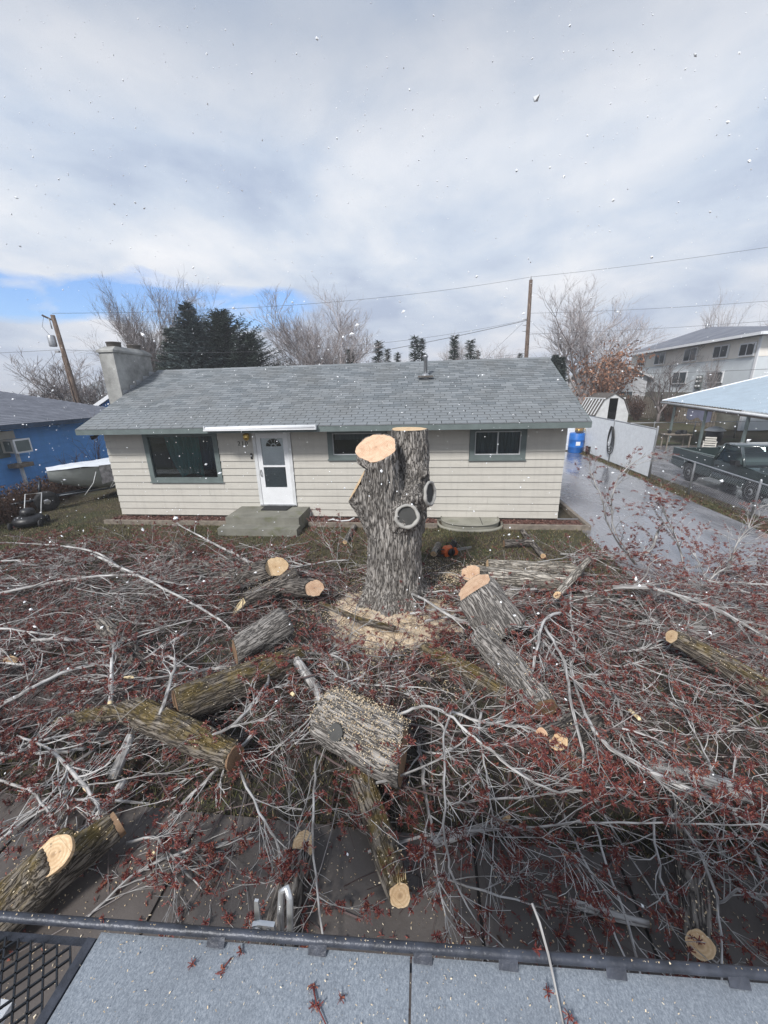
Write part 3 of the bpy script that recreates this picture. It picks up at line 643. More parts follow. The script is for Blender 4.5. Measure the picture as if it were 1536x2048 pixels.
# ================================================================ shed, barrel, fences
SH = empty('gambrel_shed', (21.9, 22.7, .43), 'small white barn-roofed shed with open black doorway in the back yard', 'shed', None, .05)
g_ = [(-1.25, 0), (1.25, 0), (1.25, .85), (.72, 1.95), (0, 2.4), (-.72, 1.95), (-1.25, .85)]
fr = MB()
fr.prism([(-1.25, 0), (-.33, 0), (-.33, 2.05), (-.72, 1.95), (-1.25, .85)], 'y', -.03, .03); fr.prism([(.33, 0), (1.25, 0), (1.25, .85), (.72, 1.95), (.33, 2.05)], 'y', -.03, .03); fr.prism([(-.33, 2.05), (.33, 2.05), (.72, 1.951), (0, 2.4), (-.72, 1.951)], 'y', -.028, .028)
fr.box(-1.25, -1.2, .031, 3.2, 0, .85); fr.box(1.2, 1.25, .031, 3.2, 0, .85); fr.prism(g_, 'y', 3.2, 3.25)
obj('wall', fr, 'offwhite', SH); obj('floor', MB().box(-1.2, 1.2, .03, 3.2, -.3, .03), 'timber', SH)
rf_ = MB(); P_ = [(1.33, .78), (.75, 2.0), (0, 2.46), (-.75, 2.0), (-1.33, .78)]
for (xa, za), (xb, zb) in zip(P_, P_[1:]): rf_.add([(xa, -.12, za), (xb, -.12, zb), (xb, 3.3, zb), (xa, 3.3, za), (xa, -.12, za-.05), (xb, -.12, zb-.05), (xb, 3.3, zb-.05), (xa, 3.3, za-.05)], [(0, 1, 2, 3), (7, 6, 5, 4), (0, 4, 5, 1), (3, 2, 6, 7), (0, 3, 7, 4), (1, 5, 6, 2)])
SR = obj('roof', rf_, 'flue', SH)
for i in range(7):
    y = .0+i*.5
    for s in (-1, 1): obj('roof_batten', MB().add([(s*1.36, y, .79), (s*.77, y, 2.03), (s*.77, y+.13, 2.03), (s*1.36, y+.13, .79), (s*1.39, y, .80), (s*.79, y, 2.05), (s*.79, y+.13, 2.05), (s*1.39, y+.13, .80)], [(0, 1, 2, 3), (4, 7, 6, 5), (0, 4, 5, 1), (3, 2, 6, 7)]), 'white', SR)
for s in (-1, 1): obj('edge_board', MB().box(s*.76-.05, s*.76+.05, -.13, 3.3, 2.0, 2.09), 'white', SR)
BA = empty('blue_barrel', (15.55, 11.9, 0), 'blue plastic drum by the white fence behind the house corner', 'barrel')
part('drum', MB().lathe([(.36, 0), (.38, .03), (.39, .3), (.405, .32), (.39, .35), (.39, .68), (.405, .70), (.39, .73), (.38, 1.02), (.36, 1.05), (.33, 1.03)], (15.55, 11.9, 0), 22), 'barrel', BA)
part('lid', MB().lathe([(.33, 1.0), (.33, 1.031)], (15.55, 11.9, 0), 22), 'barrel', BA)
part('label_patch', MB().box(15.4, 15.62, 11.5, 11.515, .42, .62), 'white', BA)
PT = tag(obj('copper_pot', MB().lathe([(.12, 1.055), (.2, 1.12), (.205, 1.32), (.16, 1.40), (.17, 1.43), (.12, 1.43)], (15.6, 11.85, 0), 16), simple('brown_pot', (.22, .14, .08), .4, .25)), 'brown pot standing on top of the blue drum', 'pot')
sub('strap', MB().lathe([(.208, 1.2), (.212, 1.22), (.208, 1.24)], (15.6, 11.85, 0), 16), 'brass', PT); sub('handle', MB().tube([(15.8, 11.8, 1.3), (15.9, 11.78, 1.24), (15.88, 11.78, 1.12)], .02, 6), 'brass', PT)
tag(obj('black_bucket', MB().lathe([(.15, 0), (.19, .42), (.2, .43), (.17, .43), (.13, .05)], (16.0, 11.2, 0), 14), 'black'), 'black bucket at the foot of the blue drum', 'bucket')

def chainlink(m, y0, y1, z0, z1, x, pitch, r):
    """woven diagonal wires clipped to the panel"""
    Hh = z1-z0; Ln = abs(y1-y0); ya = min(y0, y1)
    k = -Hh
    while k < Ln:
        for s in (0, 1):
            a, c = max(k, 0), min(k+Hh, Ln)
            if c-a > .01:
                za, zb = z0+(a-k), z0+(c-k)
                if s: za, zb = z1-(a-k), z1-(c-k)
                xx = x+(.002 if s else -.002)
                d = r; m.add([(xx, ya+a-d, za), (xx, ya+a+d, za), (xx+d*1.5, ya+a, za), (xx, ya+c-d, zb), (xx, ya+c+d, zb), (xx+d*1.5, ya+c, zb)], [(0, 1, 4, 3), (1, 2, 5, 4), (2, 0, 3, 5)])
        k += pitch
def post(m, x, y, h, r=.035): return m.lathe([(r, -.1), (r, h), (r*.8, h+.03), (.005, h+.05)], (x, y, 0), 10)
F1 = empty('slatted_fence', (16, 8.6, 0), 'tall chain-link fence filled with white slats right of the driveway', 'fence')
for y in (5.35, 8.8, 12.2): part('post', post(MB(), 16.0, y, 1.95), 'galv', F1)
part('top_rail', MB().tube([(16, 12.2, 1.96), (16, 8.8, 1.93), (16, 5.35, 1.88)], .026, 8), 'galv', F1)
for ya, yb, h0, h1 in ((5.4, 8.75, 1.85, 1.90), (8.85, 12.15, 1.90, 1.93)):
    m = MB(); y = ya
    while y < yb-.05:
        hh = h0+(h1-h0)*(y-ya)/(yb-ya); m.box(15.99, 15.998, y+.004, y+.056, .07, hh); y += .06
    tag(part('slats', m, 'slat', F1), kind='stuff')
    m = MB(); chainlink(m, ya, yb, .05, h0, 15.98, .075, .0016); tag(part('wire_mesh', m, 'offwhite', F1), kind='stuff')
F1b = empty('slatted_fence_return', (15.4, 12.5, 0), 'short white slatted fence section behind the blue drum', 'fence')
m = MB(); x = 14.45
while x < 15.95: m.box(x, x+.056, 12.42, 12.43, .05, 1.85); x += .06
tag(part('slats', m, 'slat', F1b), kind='stuff'); part('post', post(MB(), 14.4, 12.42, 1.9), 'galv', F1b); part('top_rail', MB().tube([(14.4, 12.42, 1.87), (16, 12.42, 1.9)], .024, 8), 'galv', F1b)
F2 = empty('chain_link_fence', (16, 2.5, 0), 'low open chain-link fence between the driveway and the pickup', 'fence')
for y in (2.95, .38, -2.2): part('post', post(MB(), 16.0, y, 1.05, .03), 'galv', F2)
part('top_rail', MB().tube([(16, 5.33, 1.16), (16, 2.95, 1.07), (16, .38, .99), (16, -2.6, .95)], .021, 8), 'galv', F2)
m = MB(); chainlink(m, -2.6, 5.3, .04, 1.0, 16.005, .07, .0021); tag(part('wire_mesh', m, 'galv', F2), kind='stuff')
# hose looped on the fence post
hs = MB()
for k in range(4):
    cz, hz, wy = 1.05-.03*k, .62-.04*k, .40-.05*k
    pth = [(15.93-.012*k, 8.75+wy*math.sin(t)*(.55+.45*(1-math.cos(t))/2)+.03*k, 1.02+.06*k+(.62-.05*k)*math.cos(t)) for t in [2*PI*i/28 for i in range(29)]]
    hs.tube(pth, .017, 6)
tag(obj('garden_hose', hs, 'black'), 'black hose hanging in long loops on the white slatted fence', 'hose')

# ================================================================ pickup truck
TK = empty('pickup_truck', (17.9, 3.6, 0), 'dark green pickup parked behind the chain-link fence', 'pickup')
tx0, tx1 = 17.08, 18.72
def arch(cy, r, z, n=10, rev=False):
    pts = [(cy+r*math.cos(PI*i/n), .34+r*math.sin(PI*i/n)) for i in range(n+1)]
    return [(y, max(q, z)) for y, q in (pts if not rev else pts[::-1])]
lo = .40
side = [(6.02, .55), (6.02, 1.10), (3.78, 1.06), (3.74, 1.02), (2.42, .98), (1.30, .90), (1.22, .82), (1.2, .5), (1.3, lo)]+arch(2.04, .40, lo, rev=True)+[(4.4, lo)]+arch(4.93, .40, lo, rev=True)+[(5.9, .46)]
fb = MB(); fb.prism(side[::-1], 'x', tx0, tx0+.05); fb.prism(side[::-1], 'x', tx1-.05, tx1)
fb.prism([(2.42, .985), (1.30, .905), (1.21, .84), (1.2, .5), (1.3, .42), (3.7, .42), (3.74, 1.02)], 'x', tx0+.05, tx1-.05)
fb.box(tx0+.05, tx1-.05, 5.96, 6.03, .5, 1.09)
TB = part('body', fb, 'truckpaint', TK)
part('cargo_bed', MB().box(tx0+.05, tx1-.05, 3.78, 5.96, .55, .60), 'black', TK)
part('bed_liner', MB().box(tx0+.06, tx1-.06, 3.76, 3.80, .6, 1.04), 'black', TK)
part('bed_rail', MB().box(tx0-.01, tx0+.07, 3.8, 6.02, 1.10, 1.125), 'trim', TK); part('bed_rail', MB().box(tx1-.07, tx1+.01, 3.8, 6.02, 1.10, 1.125), 'trim', TK)
for x0_, x1_ in ((tx0+.051, tx0+.09), (tx1-.09, tx1-.051)):
    for cy in (2.04, 4.93): part('wheel_well', MB().prism([(y, z) for y, z in arch(cy, .46, .36)]+[(cy-.5, .36), (cy-.5, .85), (cy+.5, .85), (cy+.5, .36)], 'x', x0_, x1_), 'black', TK)
for cy in (2.04, 4.93):
    part('inner_well', MB().box(tx0+.12, tx1-.12, cy-.45, cy+.45, .25, .8), 'black', TK)
# cab
cab_b = [(tx0+.02, 2.46, .99), (tx1-.02, 2.46, .99), (tx1-.02, 3.74, 1.03), (tx0+.02, 3.74, 1.03)]
cab_t = [(tx0+.17, 2.92, 1.53), (tx1-.17, 2.92, 1.53), (tx1-.17, 3.62, 1.56), (tx0+.17, 3.62, 1.56)]
cb = MB()
def pil(a, c, r=.04): cb.tube([a, c], r, 6)
for i in range(4): pil(cab_b[i], cab_t[i], .045)
cb.add([*cab_t, *[(x, y, z+.045) for x, y, z in [(tx0+.24, 3.0, 1.54), (tx1-.24, 3.0, 1.54), (tx1-.24, 3.56, 1.56), (tx0+.24, 3.56, 1.56)]]], [(4, 5, 6, 7), (0, 1, 5, 4), (1, 2, 6, 5), (2, 3, 7, 6), (3, 0, 4, 7), (3, 2, 1, 0)], None, True)
pil(cab_t[0], cab_t[3], .04); pil(cab_t[1], cab_t[2], .04)
CB = part('cab', cb, 'truckpaint', TK)
def inset(a, c, d, e, k=.03):
    q = [Vector(p) for p in (a, c, d, e)]; m = sum(q, Vector())/4; return [p+(m-p)*k for p in q]
for nm_, q in (('windscreen', (cab_b[0], cab_b[1], cab_t[1], cab_t[0])), ('side_window', (cab_b[3], cab_b[0], cab_t[0], cab_t[3])), ('side_window', (cab_b[1], cab_b[2], cab_t[2], cab_t[1])), ('rear_window', (cab_b[2], cab_b[3], cab_t[3], cab_t[2]))):
    sub(nm_, MB().add(inset(*q), [(0, 1, 2, 3)]), 'dglass', CB)
part('bench_seat', MB().box(tx0+.2, tx1-.2, 3.3, 3.65, .6, 1.28), 'screen', TK)
part('dashboard', MB().box(tx0+.1, tx1-.1, 2.5, 2.75, .7, 1.0), 'black', TK)
for sx in (tx0, tx1): part('bonnet_edge', MB().tube([(sx+(.04 if sx < 18 else -.04), 2.42, .985), (sx+(.05 if sx < 18 else -.05), 1.32, .905)], .022, 6), 'truckpaint', TK)
for x, s in ((tx0, 1), (tx1, -1)):
    for cy in (2.04, 4.93):
        tw = part('wheel', MB().lathe([(.19, -.1), (.30, -.105), (.335, -.08), (.335, .08), (.30, .105), (.19, .1)], (x+s*.13, cy, .335), 26, 'x'), 'rubber', TK)
        sub('rim', MB().lathe([(.05, -.115*s), (.09, -.105*s), (.12, -.085*s), (.18, -.09*s), (.2, -.108*s), (.2, .0)], (x+s*.13, cy, .335), 20, 'x'), 'galv', tw)
        sub('hub', MB().lathe([(.05, -.135*s), (.055, -.1*s)], (x+s*.13, cy, .335), 12, 'x'), 'black', tw)
    mr = part('wing_mirror', MB().prism([(2.55, 1.03), (2.75, 1.02), (2.77, 1.17), (2.57, 1.18)], 'x', x-s*.20, x-s*.06), 'black', TK); sub('arm', MB().box(min(x-s*.06, x+s*.04), max(x-s*.06, x+s*.04), 2.58, 2.68, 1.0, 1.05), 'black', mr)
    part('headlight', MB().box(x+s*.12 if s > 0 else x-.42, x+.42 if s > 0 else x-.12, 1.165, 1.2, .64, .80), 'clear', TK)
    part('turn_signal', MB().box(min(x-s*.006, x+s*.115), max(x-s*.006, x+s*.115), 1.15, 1.34, .64, .80), 'amber', TK)
    part('door_handle', MB().box(x-.012 if s > 0 else x+.0, x+.0 if s > 0 else x+.012, 3.5, 3.62, .84, .875), 'black', TK)
    part('door_seam', MB().box(x-.003 if s > 0 else x, x if s > 0 else x+.003, 3.705, 3.715, .5, 1.0), 'black', TK); part('door_seam', MB().box(x-.003 if s > 0 else x, x if s > 0 else x+.003, 2.50, 2.51, .5, .97), 'black', TK)
    part('side_moulding', MB().box(x-.012 if s > 0 else x+.0, x+.0 if s > 0 else x+.012, 2.52, 3.7, .62, .66), 'black', TK)
part('grille', MB().box(tx0+.43, tx1-.43, 1.17, 1.2, .62, .80), 'black', TK)
part('bumper', MB().box(tx0-.02, tx1+.02, 1.05, 1.19, .44, .58), 'galv', TK); part('bumper', MB().box(tx0, tx1, 6.04, 6.16, .46, .58), 'galv', TK)
part('wiper', MB().tube([(17.6, 2.42, 1.0), (18.2, 2.47, 1.03)], .008, 5), 'black', TK)

# ================================================================ carport and what stands under it
CP = empty('carport', (25, 10.6, 0), 'open carport with blue-grey corrugated metal roof at the right', 'carport')
e0, e1 = Vector((22, 16.25, 2.46)), Vector((20.95, 4.4, 2.14)); up_ = Vector((7.5, 0, 1.74))
m = MB(); n = 220; vs = []
for i in range(n+1):
    p = e0+(e1-e0)*(i/n); hh = .028*(1 if i % 4 in (1, 2) else 0)
    vs += [p+Vector((0, 0, hh)), p+up_+Vector((0, 0, hh))]
m.add(vs, [(2*i, 2*i+1, 2*i+3, 2*i+2) for i in range(n)])
part('roof_sheet', m, 'corr', CP)
part('gutter', MB().tube([e0+Vector((-.06, .1, -.10)), e1+Vector((-.06, -.1, -.10))], .055, 8), 'offwhite', CP)
part('eave_beam', MB().tube([e0+Vector((.2, -.2, -.20)), e1+Vector((.2, .2, -.20))], .08, 4, smooth=False), 'timber', CP)
part('rake_trim', MB().tube([e0+Vector((-.05, .06, .01)), e0+up_+Vector((0, .06, .01))], .05, 4, smooth=False), 'white', CP)
for t in (.09, .36, .63, .9):
    p = e0+(e1-e0)*t; part('post', MB().box(p.x+.15, p.x+.25, p.y-.05, p.y+.05, 0, p.z-.1), 'trim', CP); part('post', MB().box(p.x+7.0, p.x+7.1, p.y-.05, p.y+.05, 0, p.z+1.4), 'trim', CP)
gable_house('white_garage', (27.3, 5.4, 0), 4.6, 9, 2.0, 2.35, PI/2, 'white lap-sided garage wall glimpsed under the carport roof', 'white_siding', 'shingle')
GR = empty('charcoal_grill', (22.6, 12.2, 0), 'black covered barbecue with pale lid rim under the carport', 'barbecue')
part('firebox', MB().lathe([(.1, .35), (.34, .5), (.38, .75), (.36, 1.02), (.30, 1.05)], (22.6, 12.2, 0), 18), 'black', GR)
part('lid_rim', MB().lathe([(.44, 1.03), (.46, 1.06), (.30, 1.20), (.06, 1.27), (.02, 1.27)], (22.6, 12.2, 0), 18), 'offwhite', GR)
for k in range(3): part('leg', MB().tube([(22.6+.2*math.cos(2.1*k), 12.2+.2*math.sin(2.1*k), .45), (22.6+.34*math.cos(2.1*k), 12.2+.34*math.sin(2.1*k), 0)], .02, 6), 'black', GR)
def chair(x, y, rz, mat, label):
    c = empty('garden_chair', (x, y, 0), label, 'chair', 'garden chairs under the carport', rz)
    obj('seat', MB().box(-.24, .24, -.23, .23, .40, .44), mat, c)
    for k in range(4): obj('back_slat', MB().box(-.22, .22, .20+.02*k, .225+.02*k, .50+.11*k, .57+.11*k), mat, c)
    for sx in (-1, 1):
        obj('arm', MB().box(sx*.25-.025, sx*.25+.025, -.22, .24, .62, .65), mat, c)
        for sy in (-1, 1): obj('leg', MB().tube([(sx*.25, sy*.21, 0), (sx*.24, sy*.2, .64)], .022, 6), mat, c)
chair(21.6, 10.9, 2.6, 'ivory', 'ivory slat-back garden chair just left of the barbecue under the carport')
chair(22.6, 9.1, 2.3, 'black', 'black garden chair right of the barbecue under the carport')
tag(obj('hanging_sheet', MB().add([(22.25+.02*math.sin(i*1.7)-.10*i/16*2.2, 14.2-2.3*i/16, 2.12-.03*i/16-(0 if j == 0 else .55+.10*math.sin(i*.6))) for j in (0, 1) for i in range(17)]+[(22.27+.02*math.sin(i*1.7)-.10*i/16*2.2, 14.2-2.3*i/16, 2.12-.03*i/16-(0 if j == 0 else .55+.10*math.sin(i*.6))) for j in (0, 1) for i in range(17)],
    [(i, i+1, 18+i, 17+i) for i in range(16)]+[(34+i, 51+i, 52+i, 35+i) for i in range(16)]+[(17+i, 18+i, 52+i, 51+i) for i in range(16)], None, True), 'cloth'), 'pale lilac cloth hanging under the carport eave', 'cloth')
tag(obj('folding_table', MB().box(20.9, 22.2, 13.2, 13.9, .70, .74).box(20.95, 21.0, 13.25, 13.3, 0, .7).box(22.1, 22.15, 13.25, 13.3, 0, .7).box(20.95, 21.0, 13.8, 13.85, 0, .7).box(22.1, 22.15, 13.8, 13.85, 0, .7), 'timber'), 'low wooden table with clutter behind the pickup bed', 'table')
rg = MB(); rr = random.Random(4)
for i in range(9): rg.lathe([(.02, 0), (.08+.06*rr.random(), .03), (.1, .12+.1*rr.random()), (.03, .2)], (21.05+rr.random()*1.0, 13.3+rr.random()*.5, .745), 7, smooth=False)
tag(obj('clutter', rg, 'black'), 'dark heap of odds and ends on the low table', 'clutter')
RF = empty('rear_rail_fence', (20, 16.3, 0), 'thin grey rail fence behind the carport', 'fence')
for x in (17.2, 19.5, 21.8, 24.2, 26.6): part('post', post(MB(), x, 16.4, 1.15, .03), 'galv', RF)
part('top_rail', MB().tube([(16.6, 16.4, 1.12), (29, 16.4, 1.12)], .025, 6), 'galv', RF)

# board fence and thicket in front of the apartments
BF = empty('board_fence', (27, 24.5, .5), 'weathered grey board fence below the apartment house', 'fence')
for i in range(44):
    t = i/44; x = 25.9+t*2.2; y = 30.2-t*9.8; zb = gz(y)
    part('board', MB().box(x, x+.03, y-.105, y+.1, zb-.1, zb+1.75+.04*math.sin(i*2.3)), 'timber', BF)

# ================================================================ boat by the hedge
BT = empty('boat', (-4.1, 3.1, 0), 'tarp-covered grey boat on a trailer beside the hedge', 'boat', None, -.35)
hl = MB(); st = []
for i in range(13):
    t = i/12; y = -2.35+4.9*t; wd = .95*min(1, (t*2.1)**.62); kz = .30+.62*max(0, 1-t*2.4)**1.7; sz = 1.16+.10*(1-t)
    st.append([(0, y, kz), (wd*.55, y, kz+.10), (wd*.86, y, kz+.30), (wd, y, sz)])
vs = []
for r in st: vs += [(-x, y, z) for x, y, z in r[::-1]]+[(x, y, z) for x, y, z in r[1:]]
hl.add(vs, [(7*i+k, 7*(i+1)+k, 7*(i+1)+k+1, 7*i+k+1) for i in range(12) for k in range(6)]+[tuple(range(84, 91))], None, True)
obj('hull', hl, 'hull', BT)
tp = MB(); vs = []
for i in range(13):
    y = st[i][0][1]; wd = st[i][3][0]+.03; sz = st[i][3][2]
    for k in range(9):
        s = -1+2*k/8; sag = .10*(1-s*s)+.025*math.sin(i*2.1+k*1.3)
        vs.append((wd*s, y, sz+.03+sag))
tp.add(vs, [(9*i+k, 9*i+k+1, 9*(i+1)+k+1, 9*(i+1)+k) for i in range(12) for k in range(8)], None, True); obj('white_tarp', tp, 'tarpw', BT)
ts = MB(); vs = []
for i in range(3, 13):
    for k in range(5):
        s = k/4; wd = st[i][3][0]+.045+.05*s*math.sin(i*1.9)+.02*math.sin(k*2+i); vs.append((wd, st[i][0][1], st[i][3][2]+.04-s*(.68+.12*math.sin(i*1.1)+(.2 if i == 6 else 0))))
ts.add(vs, [(5*i+k, 5*i+k+1, 5*(i+1)+k+1, 5*(i+1)+k) for i in range(9) for k in range(4)], None, True); obj('side_tarp', ts, 'tarp', BT)
for y, y2 in ((-1.3, -1.7), (-.7, -.9), (-.2, -.9), (.3, -.3)): obj('tie_rope', MB().tube([(.78, y, 1.1), (.85, (y+y2)/2, .75), (.55, y2, .35)], .012, 5), 'offwhite', BT)
tl = obj('trailer', MB().tube([(0, -3.5, .42), (0, -1.2, .42), (.0, 2.3, .45)], .05, 6).tube([(-.75, .9, .38), (.75, .9, .38)], .04, 6).tube([(0, -2.6, .42), (.6, -1.0, .42), (.6, 2.3, .45)], .035, 6), 'blackmetal', BT)
obj('winch_post', MB().tube([(0, -2.75, .42), (0, -2.6, 1.0)], .04, 6), 'blackmetal', BT)
wh = obj('wheel', MB().lathe([(.17, -.09), (.27, -.095), (.30, -.07), (.30, .07), (.27, .095), (.17, .09)], (.9, .9, .30), 24, 'x'), 'rubber', BT); obj('rim', MB().lathe([(.04, .10), (.1, .085), (.16, .07), (.185, .095), (.185, 0)], (.9, .9, .30), 18, 'x'), 'galv', wh)
ob = obj('outboard_motor', MB().box(-.2, .2, 2.5, 2.95, .85, 1.25).tube([(0, 2.7, .85), (0, 2.75, .2)], [.12, .06], 8), 'black', BT)
SW = tag(obj('spare_wheel', MB().lathe([(.17, -.10), (.29, -.105), (.325, -.07), (.325, .07), (.29, .105), (.17, .1)], (0, 0, 0), 26, 'x'), 'rubber'), 'tyre with pale steel rim standing before the boat bow', 'wheel')
SW.location = (-4.9, .62, .33); SW.rotation_euler = (0, .12, -.72)
obj('rim', MB().lathe([(.04, .11), (.09, .10), (.11, .075), (.165, .07), (.185, .10), (.185, 0)], (0, 0, 0), 20, 'x'), 'galv', SW)
for k in range(5): obj('lug_nut', MB().lathe([(.012, .07), (.012, .115)], (0, .085*math.cos(k*1.257), .085*math.sin(k*1.257)), 6, 'x'), 'galv', SW)
MW = empty('lawn_mower', (-4.0, -.85, 0), 'dark covered mower beside the spare wheel at the hedge foot', 'mower', None, .5)
obj('deck', MB().lathe([(.36, .08), (.38, .2), (.30, .30), (.1, .33)], (0, 0, 0), 16), 'black', MW); obj('engine', MB().lathe([(.17, .30), (.19, .42), (.15, .5), (.05, .53)], (0, .05, 0), 12), 'black', MW); obj('handle_bar', MB().tube([(-.2, .3, .25), (-.2, .75, .8), (.2, .75, .8), (.2, .3, .25)], .014, 6), 'offwhite', MW)
for sx in (-1, 1):
    for sy in (-1, 1): obj('wheel', MB().lathe([(.1, -.025), (.11, 0), (.1, .025)], (sx*.34, sy*.28, .11), 14, 'x'), 'rubber', MW)

# ================================================================ vegetation
def leafmass(m, rr, pts, size, flat=.5):
    for p in pts:
        s = size*rr.uniform(.5, 1.2); e = Euler((rr.uniform(0, 6.3), rr.uniform(-1.2, 1.2), rr.uniform(0, 6.3))).to_matrix()
        m.add([Vector(p)+e@Vector(q) for q in ((-s, -s*flat, 0), (s, -s*flat*.6, 0), (s*.8, s*flat, 0), (-s*.7, s*flat, 0))], [(0, 1, 2, 3)])
def twigline(m, p, d, L, r, rr, segs=3, bend=.25, sides=3):
    pts = [Vector(p)]; d = Vector(d).normalized()
    for i in range(segs): d = (d+Vector((rr.uniform(-1, 1), rr.uniform(-1, 1), rr.uniform(-1, 1)))*bend).normalized(); pts.append(pts[-1]+d*(L/segs))
    m.tube(pts, [r*(1-.75*i/segs) for i in range(segs+1)], sides, False, False); return pts, d
HG = empty('dry_hedge', (-6, 2, 0), 'low brown leafless hedge between the boat and the blue house', 'hedge')
st_, lf = MB(), MB(); rr = random.Random(21)
hp = [(-4.6, -3.2), (-5.05, -.4), (-5.9, 3.0), (-6.6, 8.4)]
def hpt(t):
    t *= 3; i = min(int(t), 2); f = t-i; return Vector((hp[i][0]+(hp[i+1][0]-hp[i][0])*f, hp[i][1]+(hp[i+1][1]-hp[i][1])*f, 0))
for i in range(2600):
    c = hpt(rr.random()); p = c+Vector((rr.uniform(-1.0, .05), rr.uniform(-.3, .3), 0)); twigline(st_, p, (rr.uniform(-.3, .3), rr.uniform(-.3, .3), 1), rr.uniform(.55, .92), .008, rr, 3, .2)
leafmass(lf, rr, [hpt(rr.random())+Vector((rr.uniform(-1.0, .08), rr.uniform(-.3, .3), rr.uniform(.02, .86))) for _ in range(9000)], .035)
MT['hedgetwig'] = mat_island('hedge_twigs', [(0, (.045, .024, .018)), (1, (.14, .075, .05))])
tag(part('stems', st_, 'hedgetwig', HG), kind='stuff'); tag(part('dry_leaves', lf, 'leaf', HG), kind='stuff')
def shrub(name, loc, h, nst, spread, label, seed, mat='fartwig', leaves=0, lmat=None, r=.014, sub_n=7):
    o = empty(name, loc, label, 'shrub'); rr = random.Random(seed); s = MB(); t = MB(); tips = []
    for i in range(nst):
        a = rr.uniform(0, 2*PI); d = (math.cos(a)*spread*rr.random(), math.sin(a)*spread*rr.random(), 1)
        pts, dd = twigline(s, (rr.uniform(-.15, .15)*spread, rr.uniform(-.15, .15)*spread, -.03), d, h*rr.uniform(.7, 1.05), r, rr, 5, .12, 4)
        for k in range(sub_n):
            q = pts[rr.randint(1, 5)]; p2, _ = twigline(t, q, dd+Vector((rr.uniform(-1, 1), rr.uniform(-1, 1), rr.uniform(-.2, .6))), h*rr.uniform(.12, .35), r*.45, rr, 3, .25); tips += p2
    obj('stems', s, 'hedgetwig' if mat == 'hedge' else mat, o); tag(obj('twigs', t, 'hedgetwig' if mat == 'hedge' else mat, o), kind='stuff')
    if leaves:
        l = MB(); leafmass(l, rr, [rr.choice(tips)+Vector((rr.gauss(0, .1), rr.gauss(0, .1), rr.gauss(0, .1)))*h*.35 for _ in range(leaves)], .05*h**.5); tag(obj('leaves', l, lmat, o), kind='stuff')
    return o
shrub('bare_shrub', (-7.3, 5.4, 0), 2.5, 9, .45, 'tall bare shrub against the blue wall above the boat', 3, 'hedge')
shrub('bare_shrub', (-7.2, 4.2, 0), 1.5, 12, .5, 'low bare shrub against the blue wall left of the tall one', 4, 'hedge')
shrub('bare_shrub', (-6.6, 7.0, 0), 2.3, 8, .5, 'bare shrub between the blue wall and the beige house corner', 5, 'hedge')
shrub('rusty_bush', (22.7, 26.8, .6), 5.2, 30, .75, 'big bush with rust-brown dead leaves beyond the house roof', 6, 'fartwig', 4200, 'rust', .02, 10)
shrub('bare_shrub', (18.9, 24.5, .5), 3.6, 12, .5, 'bare grey shrub left of the rusty bush', 7, 'fartwig', r=.018)
for i, (x, y, l) in enumerate(((24.9, 25.0, 'dark thicket just right of the white shed'), (27.0, 24.2, 'dark thicket below the board fence'), (25.9, 27.6, 'dark thicket behind the white shed'))):
    shrub('thicket', (x, y, gz(y)), 1.7, 46, .75, l, 30+i, 'hedge', 500, 'leaf', .016, 9)

def bare_tree(name, loc, h, rx, stems, label, seed, mat='fartwig', r0=.16, trunk_h=.9, lean=0, fan=1., levels=4, twr=.0075, dens=1.):
    """vase-shaped deciduous tree without leaves"""
    o = empty(name, loc, label, 'tree'); rr = random.Random(seed); T = MB(); C_ = MB()
    def grow(p, d, L, r, lv):
        segs = 4 if lv < 3 else 3; pts = [p]; dd = d
        for i in range(segs):
            dd = (dd+Vector((rr.gauss(0, .13), rr.gauss(0, .13), rr.gauss(0, .09)+.07*fan))).normalized(); pts.append(pts[-1]+dd*(L/segs))
        tgt = T if lv < 2 else C_; tgt.tube(pts, [max(r*(1-.55*i/segs), twr*.6) for i in range(segs+1)], 6 if lv == 0 else (5 if lv == 1 else 3), False, lv < 2)
        if lv >= levels: return
        nb = {0: 6, 1: 7, 2: 6, 3: 5}.get(lv, 4); nb = max(2, int(nb*dens))
        for k in range(nb):
            i = rr.randint(1, segs); a = rr.uniform(0, 2*PI); perp = dd.cross(Vector((math.cos(a), math.sin(a), .2))).normalized(); sp_ = rr.uniform(.35, .8)
            grow(pts[i], (dd+perp*sp_+Vector((0, 0, .12))).normalized(), L*rr.uniform(.42, .66), max(r*.45, twr), lv+1)
    base = Vector((0, 0, -.1)); top = Vector((lean*trunk_h, 0, trunk_h)); T.tube([base, (base+top)/2, top], [r0*1.5, r0*1.1, r0], 8)
    for s in range(stems):
        a = 2*PI*s/stems+rr.uniform(-.3, .3); t = rx/h*rr.uniform(.35, 1.15)
        grow(top*rr.uniform(.6, 1), Vector((math.cos(a)*t, math.sin(a)*t, 1)).normalized(), h*.55*rr.uniform(.85, 1.15), r0*.6, 0)
    zs = sorted(p[2] for p in C_.v); kz = h/zs[int(len(zs)*.995)]; rs_ = sorted(math.hypot(p[0], p[1]) for p in C_.v); kr = rx/rs_[int(len(rs_)*.97)]
    for M_ in (T, C_): M_.v = [(p[0]*kr, p[1]*kr, p[2]*kz) for p in M_.v]
    obj('trunk', T, mat, o); tag(obj('crown', C_, mat, o), kind='stuff'); return o
MT['whitetwig'] = mat_island('pale_twigs', [(0, (.17, .145, .142)), (.5, (.34, .30, .30)), (1, (.56, .52, .52))])
bare_tree('bare_tree', (-14.4, 20.9, .3), 11.4, 4.4, 8, 'wide bare tree rising behind the chimney', 11, 'fartwig', .17, 2.6, dens=1.15)
